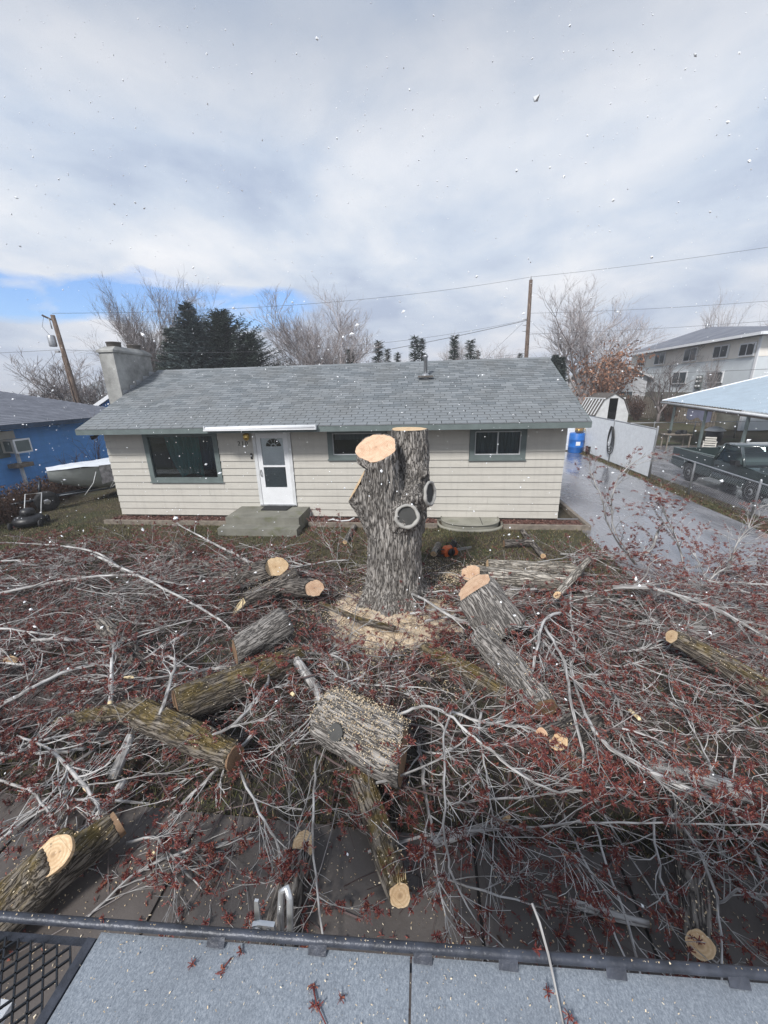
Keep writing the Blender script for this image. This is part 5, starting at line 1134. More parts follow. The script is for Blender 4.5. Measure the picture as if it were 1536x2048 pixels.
# ================================================================ brush
LOGAX = [(Vector(p[0][:2]), Vector(p[-1][:2])) for p, *_ in LOGS if p[0][3] > .07]+[(Vector((3.6, -7.5)), Vector((4.5, -7.33))), (Vector((4.45, -7.33)), Vector((5.7, -7.7)))]
def zpile(x, y):
    b_ = .20+.16*noise.noise(Vector((x*.55, y*.7, 3)))+.10*noise.noise(Vector((x*1.7, y*1.7, 1)))
    if y < -7.7: b_ *= max(.15, 1-(-7.7-y)*1.5)
    d = math.hypot(x-6.8, y+4.8)
    if d < 1.5: b_ *= d/1.5
    for p0, p1 in LOGAX:
        e_ = p1-p0; t = max(0, min(1, ((x-p0.x)*e_.x+(y-p0.y)*e_.y)/(e_.x**2+e_.y**2))); dd_ = math.hypot(x-p0.x-e_.x*t, y-p0.y-e_.y*t)
        if dd_ < .45: b_ *= .35+.65*dd_/.45
    return max(.015, b_)
def tuft(B, p, rr, s=1.):
    s *= 1.22
    for k in range(rr.randint(6, 9)):
        d = Vector((rr.gauss(0, 1), rr.gauss(0, 1), rr.gauss(.15, .9))).normalized(); L = s*rr.uniform(.007, .021); o = d.orthogonal().normalized()*s*rr.uniform(.0012, .0028)
        B.add([p-o*.5, p+o*.5, p+d*L+o, p+d*L-o], [(0, 1, 2, 3)])
def branch(path, r0, r1, seed, subn=9, bloom=1., reach=.5, lift=.35, flat=.45):
    """a limb along path with side branches, twigs and red bud tufts"""
    rr = random.Random(seed); W = MB(); B = MB(); P = [Vector(p) for p in path]; pts = []
    for i in range(len(P)-1):
        k = 4
        for j in range(k): pts.append(P[i].lerp(P[i+1], j/k))
    pts.append(P[-1])
    for _ in range(2): pts = [pts[0]]+[(pts[i-1]+pts[i]*2+pts[i+1])/4 for i in range(1, len(pts)-1)]+[pts[-1]]
    pts = [p+Vector((rr.gauss(0, 1), rr.gauss(0, 1), rr.gauss(0, .6)))*.006 for p in pts]; n = len(pts)
    W.tube(pts, [r0+(r1-r0)*i/(n-1) for i in range(n)], 7, True, True, 0, seed)
    def side(p, d, L, r, lv):
        seg = 4 if lv < 2 else 3; q = [p]; dd = d
        cv = Vector((rr.gauss(0, 1), rr.gauss(0, 1), rr.gauss(.15, .5)))*.11
        for i in range(seg):
            dd = (dd+cv+Vector((rr.gauss(0, .07), rr.gauss(0, .07), rr.gauss(0, .06)))).normalized(); dd.z *= .85 if lv else 1; q.append(q[-1]+dd*(L/seg))
        W.tube(q, [max(.0017, r*(1-.6*i/seg)) for i in range(seg+1)], 5 if lv == 0 else (4 if lv == 1 else 3), False, lv < 2, 0, seed)
        if lv < 2:
            for k in range(rr.randint(2, 4)):
                i = rr.randint(1, seg); s = Vector((rr.gauss(0, 1), rr.gauss(0, 1), rr.gauss(.1, flat))).normalized()
                side(q[i], (dd*1.1+s*.62).normalized(), L*rr.uniform(.40, .75), r*.55, lv+1)
        if lv >= 1:
            if rr.random() < bloom*.72:                       # buds sit crowded along the last stretch of a twig
                t0_ = rr.uniform(.35, .7)
                for k in range(rr.randint(4, 7)):
                    t = min(.999, t0_+(1-t0_)*rr.random()); i = int(t*seg); tuft(B, q[i].lerp(q[i+1], t*seg-i), rr, rr.uniform(.9, 1.5))
            elif rr.random() < .5*bloom: tuft(B, q[-1], rr, 1.1)
    for k in range(subn):
        t = .18+.82*(k+rr.random())/subn; i = min(int(t*(n-1)), n-2); d = (pts[i+1]-pts[i]).normalized(); s = d.cross(Vector((0, 0, 1)))*rr.choice((-1, 1))+Vector((0, 0, rr.gauss(lift*.5, lift)))
        side(pts[i], (d*1.1+s.normalized()*.62).normalized(), reach*rr.uniform(.6, 1.25)*(1-.3*t), max(.003, (r0+(r1-r0)*t)*.5), 0)
    side(pts[-1], (pts[-1]-pts[-2]).normalized(), reach*.7, r1, 0)
    return W, B
LAND = [(4.85, -4.4, 'the round-faced log left of the stump'), (5.3, -6.1, 'the stout grey log'), (5.3, -6.8, 'the long mossy log'), (4.6, -7.5, 'the mossy elbow log'), (6.9, -7.5, 'the fattest log'), (7.15, -8.3, 'the slim front log'), (4.8, -8.6, 'the forked log in the corner'), (6.5, -8.6, 'the platform latch'), (9.3, -8.2, 'the peeling grey log'), (10.8, -6.1, 'the wet brown log at the right edge'), (8.45, -6.4, 'the slanting grey log'), (8.35, -5.4, 'the massive block'), (9.4, -4.1, 'the long pale log'), (8.8, -7.3, 'the small orange-faced stubs'), (3.3, -6.2, 'the dark log deep in the left brush'), (2.2, -3.1, 'the leaning log at the back left'), (3.3, -3.6, 'the log before the front steps'), (1.6, -6.6, 'the slim orange-faced log at the left edge'), (6.8, -5.7, 'the sawdust before the stump'), (11.5, -3.4, 'the upright sprigs by the driveway'), (11.6, -4.9, 'the thick pale limb by the driveway'), (12.4, -6.0, 'the pale apron at the right edge'), (10.3, -7.7, 'the torn slab at the right edge'), (8.2, -8.2, 'the thin limb on the bare paving'), (.2, -3.2, 'the long pale branch over the left lawn'), (.8, -5.0, 'the long pale branch at the upper left edge'), (-.8, -4.2, 'the lawn at the left edge'), (2.6, -7.4, 'the pale limb entering from the left edge'), (2.0, -4.6, 'the pale branch across the upper-left ridge'), (.2, -7.2, 'the left path slabs'), (4.2, -5.6, 'the gap left of the stout grey log'), (9.9, -5.4, 'the knot of radiating pale branches')]
def zone(x, y):
    n_ = min(LAND, key=lambda q: (q[0]-x)**2+(q[1]-y)**2)[2]
    return 'grey branch with red buds lying nearest '+n_, 'branches nearest '+n_
PROTO = []
for s in range(16):
    rr = random.Random(300+s); L = rr.uniform(1.2, 3.0); th = 0.; p = Vector((-L/2, 0, 0)); pth = [p.copy()]
    for i in range(5): th += rr.gauss(0, .12); p = p+Vector((math.cos(th), math.sin(th), rr.gauss(0, .05)))*(L/5); pth.append(p.copy())
    r0 = rr.choice((.008, .011, .015, .021, .030)); W, B = branch(pth, r0, r0*.35, 300+s, rr.randint(7, 11), rr.choice((.3, .8, 1.1, 1.4)), rr.uniform(.45, .8), .18)
    PROTO.append((W.mesh('fallen_branch'), B.mesh('red_buds')))
for i, (a, c) in enumerate(PROTO): a.materials.append(MT['limb'] if i % 4 else MT['twig']); c.materials.append(MT['bud'])
rr = random.Random(99); placed = 0; tries = 0
while placed < 262 and tries < 9000:
    tries += 1
    x, y = rr.uniform(-2.0, 13.6), rr.uniform(-8.75, -2.2)
    d = math.hypot(x-6.9, (y+4.5)); pr = 1.
    if d < .95 or math.hypot(x-7.9, y+2.3) < 1.0: continue
    if math.hypot(x-6.75, (y+5.0)*1.1) < 1.0 or math.hypot(x-7.8, (y+3.4)) < .75: pr = .06
    if y < -8.0: pr = .30 if (x < 5.2 or x > 8.5) else .14
    if y > -3.0: pr = .5 if x < 4 else .12
    if x > 10.8 and y > -3.4: pr = .15
    if 4.6 < x < 8.4 and y > -3.2: pr = .05
    if math.hypot(x-4.75, y+8.75) < .75: pr = .05
    if rr.random() > pr: continue
    if rr.random() < .65 and any((lambda t_: math.hypot(x-a_.x-(b2_.x-a_.x)*t_, y-a_.y-(b2_.y-a_.y)*t_))(max(0, min(1, ((x-a_.x)*(b2_.x-a_.x)+(y-a_.y)*(b2_.y-a_.y))/((b2_.x-a_.x)**2+(b2_.y-a_.y)**2)))) < .28 for a_, b2_ in LOGAX): continue
    k = rr.randrange(len(PROTO)); o = link('fallen_branch', PROTO[k][0]); z = zpile(x, y)
    o.location = (x, y, z+rr.uniform(-.06, .10)); s = rr.uniform(.75, 1.15)
    if y < -8: s *= .8; o.location.z = .06
    o.scale = (s, s*rr.choice((-1, 1)), s); o.rotation_euler = (rr.uniform(-.15, .15), rr.gauss(-.03, .13), rr.uniform(0, 2*PI))
    l, g_n = zone(x, y); tag(o, l, 'branch', g_n); c = link('red_buds', PROTO[k][1], None, o); tag(c, kind='stuff'); placed += 1

# limbs that stand out one by one
LIMBS = [
 ('long pale limb curving across the brush in front of the fattest log',0.0201,0.0100,[(7.17,-7.23,0.55),(7.39,-7.12,0.55),(7.61,-7.17,0.55),(7.85,-7.47,0.55),(8.04,-7.65,0.55),(8.31,-7.84,0.55),(8.52,-7.89,0.55),(8.9,-7.78,0.55)]),
 ('straight pale branch hanging toward the viewer right of the fattest log',0.0150,0.0090,[(7.73,-7.14,0.6),(7.62,-7.53,0.6),(7.62,-8.0,0.6),(7.6,-8.36,0.6),(7.65,-8.55,0.6)]),
 ('pale limb forking right below the slanting grey log',0.0180,0.0108,[(7.74,-7.07,0.5),(8.1,-7.31,0.5),(8.41,-7.26,0.5),(8.67,-7.29,0.5)]),
 ('thickest pale limb sweeping down to the right-hand paving',0.0137,0.0343,[(9.21,-6.07,0.5),(9.03,-6.96,0.5),(9.01,-7.43,0.5),(9.28,-7.65,0.5),(9.62,-7.76,0.5),(9.87,-7.85,0.5)]),
 ('pale branch radiating from the knot right of the massive block',0.0281,0.0187,[(9.41,-5.24,0.6),(9.01,-5.61,0.6),(8.78,-6.24,0.6),(8.57,-6.72,0.6)]),
 ('pale arching branch right of the slanting grey log',0.0249,0.0166,[(9.03,-5.61,0.6),(9.01,-5.92,0.6),(9.01,-6.49,0.6),(8.89,-7.08,0.6),(8.85,-7.48,0.6)]),
 ('thick pale limb lying toward the driveway on the right',0.0454,0.0341,[(10.41,-4.47,0.6),(10.82,-4.67,0.6),(11.45,-4.78,0.6)]),
 ('pale limb continuing down right toward the paving edge by the driveway',0.0360,0.0206,[(11.45,-4.65,0.5),(11.55,-5.06,0.5),(11.66,-5.36,0.5),(11.9,-5.59,0.5)]),
 ('pale limb entering from the left edge of the brush, middle height',0.0358,0.0179,[(2.73,-7.35,0.4),(3.01,-7.04,0.4),(3.19,-6.69,0.4),(3.49,-6.52,0.4)]),
 ('pale limb along the paving at the left edge',0.0222,0.0111,[(3.37,-7.89,0.35),(3.78,-7.68,0.35),(4.19,-7.46,0.35)]),
 ('pale branch with a broken yellow end at far left front',0.0106,0.0247,[(3.34,-7.64,0.4),(3.95,-7.82,0.4),(4.49,-8.06,0.4)]),
 ('whitish crooked limb in the upper-left brush',0.0253,0.0303,[(2.09,-6.29,0.5),(2.31,-6.39,0.5),(2.58,-6.4,0.5),(2.79,-6.31,0.5),(3.0,-6.18,0.5)]),
 ('long pale branch at the upper left edge',0.0330,0.0198,[(0.13,-5.19,0.5),(1.12,-4.77,0.5),(2.09,-4.42,0.5),(3.06,-4.56,0.5)]),
 ('upright broken branch stub with a yellow tip at the left',0.0316,0.0181,[(4.13,-7.31,0.55),(3.71,-6.73,0.55),(3.25,-6.2,0.55)]),
 ('pale crooked branch above the mossy elbow log',0.0254,0.0169,[(4.81,-7.46,0.6),(4.66,-6.98,0.6),(4.54,-6.74,0.6),(4.28,-6.57,0.6)]),
 ('pale branch curving down at the left edge above the forked log',0.0161,0.0096,[(3.43,-7.97,0.25),(3.98,-8.09,0.25),(4.35,-8.28,0.25),(4.73,-8.47,0.25)]),
 ('pale straight branch above the forked log',0.0097,0.0162,[(4.12,-8.22,0.25),(4.47,-8.14,0.25),(4.85,-8.05,0.25)]),
 ('pale branch arching right of the forked log',0.0146,0.0087,[(5.06,-8.34,0.2),(5.32,-8.31,0.2),(5.53,-8.44,0.2),(5.74,-8.51,0.2)]),
 ('long thin branch across the bare paving at lower left',0.0085,0.0171,[(5.09,-8.84,0.12),(5.28,-8.55,0.12),(5.49,-8.37,0.12),(5.98,-8.21,0.12)]),
 ('pale crooked branch between the mossy logs',0.0151,0.0264,[(5.43,-7.61,0.55),(5.66,-7.54,0.55),(5.7,-7.28,0.55),(5.69,-6.88,0.55)]),
 ('long straight branch hanging down left of the slim front log',0.0145,0.0087,[(6.45,-7.57,0.35),(6.55,-8.07,0.35),(6.66,-8.42,0.35),(6.83,-8.81,0.35)]),
 ('pale forked branch over the paving left of the slim front log',0.0149,0.0090,[(5.7,-7.69,0.3),(6.14,-8.15,0.3),(6.39,-8.36,0.3),(6.42,-8.59,0.3)]),
 ('thin branch running across the right-hand paving',0.0107,0.0053,[(7.55,-8.31,0.12),(8.0,-8.43,0.12),(8.4,-8.44,0.12)]),
 ('straight stick slanting over the right-hand paving',0.0106,0.0106,[(8.83,-7.91,0.14),(8.8,-8.28,0.14),(8.77,-8.7,0.14)]),
 ('hanging branch left of the peeling grey log',0.0131,0.0079,[(9.34,-7.78,0.35),(9.14,-8.12,0.35),(9.05,-8.4,0.35),(9.14,-8.59,0.35)]),
 ('long branch drooping past the peeling grey log',0.0178,0.0076,[(9.4,-7.81,0.4),(9.4,-8.16,0.4),(9.37,-8.4,0.4),(9.18,-8.77,0.4)]),
 ('branch at the lower right edge beside the peeling grey log',0.0100,0.0150,[(9.42,-8.37,0.3),(9.6,-8.32,0.3),(9.82,-8.32,0.3)]),
 ('pale thin branch reaching over the grass toward the planting bed',0.0343,0.0171,[(4.05,-3.69,0.5),(2.97,-3.04,0.5),(1.78,-2.15,0.5),(0.77,-1.21,0.5)]),
 ('long pale branch over the left lawn',0.0324,0.0162,[(1.74,-4.12,0.45),(0.44,-3.38,0.45),(-0.8,-3.09,0.45),(-2.32,-2.75,0.45)]),
 ('pale branch across the upper-left brush ridge',0.0320,0.0192,[(0.63,-3.67,0.6),(2.27,-4.61,0.6),(3.54,-5.25,0.6),(4.45,-5.7,0.6)]),
 ('branch crossing below the sawdust',0.0187,0.0140,[(5.56,-6.14,0.35),(6.11,-6.2,0.35),(6.52,-6.27,0.35),(6.56,-6.78,0.35)]),
 ('pale limb slanting between the sawdust and the massive block',0.0228,0.0341,[(7.03,-4.42,0.45),(7.45,-4.97,0.45),(7.81,-5.36,0.45),(8.22,-5.46,0.45)]),
 ('tall upright sprig with dark buds leaning over the driveway',0.0229,0.0114,[(11.53,-2.9,0.15),(11.14,-2.9,0.59),(10.87,-2.9,1.05),(10.75,-2.9,1.45),(10.46,-2.9,1.97)]),
 ('upright sprig right of the tall one over the driveway',0.0195,0.0111,[(11.52,-3.0,0.17),(10.96,-3.0,0.88),(10.85,-3.0,1.47),(10.9,-3.0,1.94),(11.16,-3.0,2.17)]),
 ('bushy upright sprig in the middle of the driveway edge',0.0215,0.0107,[(12.19,-3.3,0.23),(11.95,-3.3,0.82),(11.71,-3.3,1.2),(11.55,-3.3,1.52)]),
 ('arching sprig at the right over the driveway',0.0211,0.0106,[(12.76,-3.4,-0.0),(12.82,-3.4,0.49),(12.88,-3.4,0.92),(12.98,-3.4,1.15)]),
 ('low bushy sprig farthest right over the driveway',0.0208,0.0104,[(12.31,-3.6,-0.01),(12.54,-3.6,0.39),(12.91,-3.6,0.54),(13.28,-3.6,0.6)]),
 ('curved dark stick standing up at the driveway edge',0.0228,0.0342,[(11.54,-3.0,0.26),(11.66,-3.0,0.44),(11.75,-3.0,0.59),(11.76,-3.0,0.78)]),
]
for i, (lab, r0, r1, pth) in enumerate(LIMBS):
    r0, r1 = r0*.8, r1*.8
    upright = 'sprig' in lab; c0 = Vector(pth[0]); lo_ = min(r0, r1)
    # limbs do not float level: their ends dip into the pile
    if not upright and 'stick' not in lab: pth = [(x, y, max(.03, z-.20*abs(k/(len(pth)-1)-.45)*1.6)) for k, (x, y, z) in enumerate(pth)]
    nsub = 14 if 'bushy' in lab or 'low' in lab else (10 if upright else (1 if 'stick' in lab or 'stub' in lab else 7))
    W, B = branch([Vector(p)-c0 for p in pth], r0, r1, 700+i, nsub, (.8 if 'bushy' in lab else .45) if upright else .7, .55 if upright else .42, .5 if upright else .25, .8 if upright else .45)
    o = obj('fallen_branch', W, 'limb'); o.location = c0; tag(o, lab, 'branch', 'pale limbs standing out in the brush')
    if len(B.f): tag(obj('red_buds', B, 'bud', o), kind='stuff')
    if 'yellow' in lab or 'thickest' in lab:
        e = Vector(pth[-1] if 'end' in lab else pth[0])-c0; f = Vector(pth[-2] if 'end' in lab else pth[1])-c0; d = (e-f).normalized()
        if 'thickest' not in lab: obj('torn_end', MB().tube([e-d*.02, e+d*.09], [max(r0, r1)*1.0, max(r0, r1)*.55], 7), 'sapwood', o)
# fine tangle of twigs and loose buds filling the pile
def brushp(rr):
    while True:
        x, y = rr.uniform(-2.5, 14), rr.uniform(-8.7, -2.0)
        d = math.hypot(x-6.8, y+4.75)
        if d < 1.1 and rr.random() > .05: continue
        if y < -8.05 and rr.random() > .12: continue
        if y > -3.0 and rr.random() > (.5 if x < 4 else .15): continue
        if x > 10.8 and y > -3.3 and rr.random() > .1: continue
        return x, y
tw, bd = MB(), MB(); rr = random.Random(55)
for i in range(8200):
    x, y = brushp(rr); a = rr.uniform(0, 2*PI); z = zpile(x, y)*rr.random()**1.3+.015
    pts, _ = twigline(tw, (x, y, z), (math.cos(a), math.sin(a), rr.gauss(0, .18)), rr.uniform(.3, 1.1), rr.choice((.0018, .0022, .003, .004, .007)), rr, 4, .09)
    if rr.random() < .22:
        for k in range(5): tuft(bd, pts[3].lerp(pts[4], rr.random()), rr, 1.3)
for i in range(420):
    a = rr.uniform(0, 2*PI); q = rr.uniform(.45, 1.3); b2 = rr.uniform(0, 2*PI); pts, _ = twigline(tw, (6.85+math.cos(a)*q, -4.7+math.sin(a)*q, .05+.10*max(0, 1-q)+.04*rr.random()), (math.cos(b2), math.sin(b2), .0), rr.uniform(.12, .5), rr.choice((.003, .004, .006)), rr, 4, .22)
    if rr.random() < .6: tuft(bd, pts[-1], rr, 1.2)
tag(obj('twig_tangle', tw, 'twig'), 'tangle of thin grey and reddish twigs filling the brush', 'twigs', kind='stuff')
for i in range(1500):
    x, y = brushp(rr) if i % 3 else (rr.uniform(3, 11), rr.uniform(-9.2, -8.0)); tuft(bd, Vector((x, y, .03)), rr, 1.2)
tag(obj('fallen_buds', bd, 'bud'), 'loose dark red maple buds strewn over brush and paving', 'buds', kind='stuff')
lit = MB()
leafmass(lit, rr, [(*brushp(rr), rr.uniform(.008, .04)) for _ in range(5000)]+[(rr.uniform(15.6, 16.45), rr.uniform(-4, 12), .03*rr.random()) for _ in range(2600)]+[(rr.uniform(-5, 11), rr.uniform(-3.6, -.7), .03*rr.random()) for _ in range(1800)], .03)
tag(obj('leaf_litter', lit, 'leaf'), 'brown leaf litter under the brush', 'leaves', kind='stuff')

# sawdust and chips
MT['sawdust'] = mat_concrete('sawdust', (.74, .60, .44), .62)
sdm = MB(); n_r, n_a = 14, 96; vs = []
for j in range(n_r+1):
    for i in range(n_a):
        a = 2*PI*i/n_a; R0 = (1.10+.35*noise.noise(Vector((math.cos(a)*1.6, math.sin(a)*1.6, 4)))+.30*noise.noise(Vector((math.cos(a)*5, math.sin(a)*5, 4)))+.12*noise.noise(Vector((math.cos(a)*13, math.sin(a)*13, 4))))*j/n_r
        x, y = 6.85+math.cos(a)*R0*.98, -4.78+math.sin(a)*R0*.98; vs.append((x, y, (.10*(1-j/n_r)**.8+.02*noise.noise(Vector((x*5, y*5, 0))))*(1 if j < n_r else 0)+(.002 if j < n_r else -.01)))
sdm.add(vs, [(j*n_a+i, j*n_a+(i+1) % n_a, (j+1)*n_a+(i+1) % n_a, (j+1)*n_a+i) for j in range(n_r) for i in range(n_a)][::1], None, True); sdm.f = [f[::-1] for f in sdm.f]
tag(obj('sawdust_heap', sdm, 'sawdust'), 'pale sawdust heaped round the foot of the stump', 'sawdust', kind='stuff')
cp_ = MB()
def chips(n, fx, size=(.005, .016)):
    for i in range(n):
        p = Vector(fx()); s = rr.uniform(*size); e = Euler((rr.gauss(0, .5), rr.gauss(0, .5), rr.uniform(0, 6.3))).to_matrix(); w_ = s*rr.uniform(.25, .6); h_ = s*.12
        cp_.add([p+e@Vector(q) for q in ((-s, -w_, 0), (s, -w_*.8, 0), (s*.9, w_, h_), (-s*.9, w_*.7, h_), (0, 0, s*.25))], [(0, 1, 4), (1, 2, 4), (2, 3, 4), (3, 0, 4)])
def ring_(c, r0, r1):
    a = rr.uniform(0, 2*PI); r = r0+(r1-r0)*rr.random()**1.2; return (c[0]+math.cos(a)*r, c[1]+math.sin(a)*r, .02+.10*max(0, 1-r))
chips(7500, lambda: ring_((6.85, -4.85), .3, 2.0)); chips(2200, lambda: ring_((7.9, -3.5), .0, 1.1)); chips(2200, lambda: ring_((6.75, -6.0), .0, 1.1))
chips(4200, lambda: (rr.uniform(3.2, 11), rr.uniform(-9.7, -8.0), .028), (.003, .008)); chips(5000, lambda: (*brushp(rr), rr.uniform(.02, .3)), (.003, .007))
# chips caught on the tops of logs
def on_log(o, n, size):
    me = o.data; ok = [p for p in me.polygons if p.normal.z > .55]
    if not ok: return
    chips(n, lambda: (lambda p: o.location+p.center+Vector((rr.gauss(0, .035), rr.gauss(0, .035), rr.gauss(.002, .003))))(rr.choice(ok)), size)
for o in [o for o in bpy.data.objects if o.name.startswith('log') and o.parent is None]:
    on_log(o, 3800 if o is FAT else (260 if len(o.data.polygons) > 800 else 25), (.003, .008))
tag(obj('wood_chips', cp_, 'chip'), 'pale wood chips scattered over logs, brush and paving', 'wood chips', kind='stuff')
# a few big splinters of torn wood
for i, (x, y, z, l, lab) in enumerate(((4.05, -6.95, .42, .13, 'torn yellow splinter on the left brush'), (9.55, -6.95, .35, .16, 'torn yellow splinter in the right-hand brush'), (10.05, -8.15, .10, .30, 'long torn pale slab on the paving at the right edge'), (5.35, -8.42, .08, .06, 'small pale splinter on the paving right of the forked log'), (6.03, -7.0, .38, .05, 'small pale splinter beside the mossy elbow log'))):
    m = MB(); m.add([Vector(q) for q in ((-l/2, -.02, 0), (l/2, -.012, 0), (l/2.4, .02, 0), (-l/2, .012, 0), (-l/2.3, -.015, .02), (l/2.2, -.008, .018), (l/3, .012, .02), (-l/2.4, .01, .022))], [(3,2,1,0),(4,5,6,7),(0,1,5,4),(1,2,6,5),(2,3,7,6),(3,0,4,7)])
    o = tag(obj('wood_splinter', m, 'sapwood'), lab, 'splinter'); o.location = (x, y, z); o.rotation_euler = (0, .1, i*1.3+.4)

# grass on the yard
gr = MB(); rr = random.Random(77)
def blade(x, y, h):
    a = rr.uniform(0, 6.3); w_ = rr.uniform(.004, .010); t = Vector((rr.gauss(0, .5), rr.gauss(0, .5), 1)).normalized()*h; c, s = math.cos(a)*w_, math.sin(a)*w_; z = gz(y)
    gr.add([(x-c, y-s, z), (x+c, y+s, z), (x+t.x, y+t.y, z+t.z)], [(0, 1, 2)])
k = 0
while k < 70000:
    r_ = rr.random()
    if r_ < .5: x, y = rr.uniform(-5, 11.4), rr.uniform(-4, -.62)
    elif r_ < .62: x, y = rr.uniform(-5, -1.75), rr.uniform(-4, 6)
    elif r_ < .75: x, y = rr.uniform(1, 13), rr.uniform(-8.05, -7.3)
    elif r_ < .85: x, y = rr.uniform(15.6, 16.5) , rr.uniform(-4, 12)
    else: x, y = rr.uniform(-3, 13), rr.uniform(-7.3, -4)
    if noise.noise(Vector((x*.9, y*.9, 7)))*.5+.5 < rr.random()*.9: continue
    if 2 < x < 4.2 and y > -1.4: continue
    blade(x, y, rr.uniform(.03, .08)); k += 1
tag(obj('grass', gr, 'grass'), 'short patchy winter grass on the yard and verge', 'grass', kind='stuff')

# ================================================================ work platform in the foreground
PF = empty('work_platform', (7.5, -10.2, 2.33), 'grey-topped steel work platform with mesh corner at the bottom edge', 'platform')
ry = lambda x: -9.79+(x-6.47)*.041
RZ_ = 2.352
part('front_rail', MB().tube([(x, ry(x), RZ_) for x in (5.0, 5.6, 6.2, 6.8, 7.4, 8.0, 8.6, 9.6)], .0095, 16), 'rail', PF)
part('rail_flange', MB().add([(5.0, ry(5.0)-.012, RZ_-.03), (9.6, ry(9.6)-.012, RZ_-.03), (9.6, ry(9.6)-.03, RZ_-.022), (5.0, ry(5.0)-.03, RZ_-.022)], [(0, 1, 2, 3)]), 'rail', PF)
for x0_, x1_ in ((6.722, 7.432), (7.437, 8.55), (8.555, 9.5)):
    z_ = RZ_-.014
    part('deck_panel', MB().add([(x0_, ry(x0_)-.008, z_), (x1_, ry(x1_)-.008, z_), (x1_+.02, -12.2, z_), (x0_+.02, -12.2, z_), (x0_, ry(x0_)-.008, z_-.012), (x1_, ry(x1_)-.008, z_-.012), (x1_+.02, -12.2, z_-.012), (x0_+.02, -12.2, z_-.012)], [(0, 3, 2, 1), (4, 5, 6, 7), (0, 1, 5, 4), (1, 2, 6, 5), (2, 3, 7, 6), (3, 0, 4, 7)]), 'deck', PF)
part('edge_angle', MB().box(6.700, 6.7205, -12.2, -9.80, RZ_-.05, RZ_-.010), 'rail', PF)
for x in (7.0, 7.23, 7.46, 7.64, 7.86, 8.1): part('weld_tab', MB().add([(x-.02, ry(x)-.021, RZ_-.0105), (x+.02, ry(x)-.021, RZ_-.0105), (x+.02, ry(x)-.008, RZ_+.004), (x-.02, ry(x)-.008, RZ_+.004)], [(0, 1, 2, 3)]), 'rail', PF)
part('under_frame', MB().box(5.0, 9.6, -12.2, -12.1, RZ_-.2, RZ_-.03).box(5.0, 5.06, -12.1, -9.83, RZ_-.12, RZ_-.03), 'rail', PF)
ms = MB()                                  # expanded metal: diamond strands, long way across
LW, SW_ = .033, .0165
for j in range(50):
    for i in range(52):
        x = 5.05+i*LW+(LW/2 if j % 2 else 0); y = -9.815-j*SW_
        if x > 6.69: continue
        for sx in (-1, 1):
            a, c = Vector((x, y, RZ_-.018)), Vector((x+sx*LW/2, y-SW_, RZ_-.018)); d = Vector((0, .0022, 0)); h_ = Vector((0, 0, -.006))
            if c.x > 6.70: c.x = 6.70
            ms.add([a-d, a+d, c+d, c-d, a-d+h_, a+d+h_, c+d+h_, c-d+h_], [(0, 1, 2, 3), (1, 5, 6, 2), (0, 3, 7, 4)])
tag(part('expanded_mesh', ms, 'blackmetal', PF), kind='stuff')
# pale painted plank seen through the mesh
WPk = empty('white_ladder', (6.2, -9.9, 1.8), 'white-painted slatted board below the mesh at the bottom left corner', 'board')
for i in range(7): part('slat', MB().box(5.9, 6.30+.03*i, -9.76-.055*i-.045, -9.76-.055*i, 1.86, 1.88), 'white', WPk)
part('bearer', MB().box(6.05, 6.1, -10.2, -9.74, 1.83, 1.858), 'timber', WPk)
# bright latch beyond the rail
LT = empty('latch', (7.08, -9.70, 2.20), 'shiny aluminium latch bracket standing up behind the platform rail', 'latch')
al = MT['alu'] = simple('bare_aluminium', (.68, .69, .70), .3, .12, 14, .75)
part('loop', MB().tube([(7.105, -9.71, 2.155), (7.105, -9.685, 2.275), (7.109, -9.67, 2.33), (7.122, -9.668, 2.34), (7.133, -9.68, 2.325), (7.137, -9.71, 2.255), (7.137, -9.73, 2.155)], .0085, 10), 'alu', LT)
part('plate', MB().prism([(7.04, 2.25), (7.055, 2.237), (7.10, 2.25), (7.10, 2.28), (7.06, 2.28), (7.042, 2.27)], 'y', -9.715, -9.705), 'alu', LT)
part('bolt', MB().lathe([(.009, -9.728), (.009, -9.7155)], (7.056, 0, 2.26), 6, 'y', False), 'galv', LT); part('washer', MB().lathe([(.0135, -9.7185), (.0135, -9.7152)], (7.056, 0, 2.26), 14, 'y'), 'galv', LT)
part('lever', MB().add([(7.046, -9.706, 2.27), (7.062, -9.706, 2.27), (7.054, -9.69, 2.317), (7.044, -9.69, 2.317), (7.046, -9.700, 2.27), (7.062, -9.700, 2.27), (7.054, -9.684, 2.317), (7.044, -9.684, 2.317)], [(3,2,1,0),(4,5,6,7),(0,1,5,4),(1,2,6,5),(2,3,7,6),(3,0,4,7)]), 'alu', LT)
part('rivet', MB().lathe([(.005, -9.72), (.006, -9.7155)], (7.085, 0, 2.266), 8, 'y'), 'galv', LT)
part('mount', MB().box(7.095, 7.145, -9.76, -9.70, 1.95, 2.155), 'galv', LT)
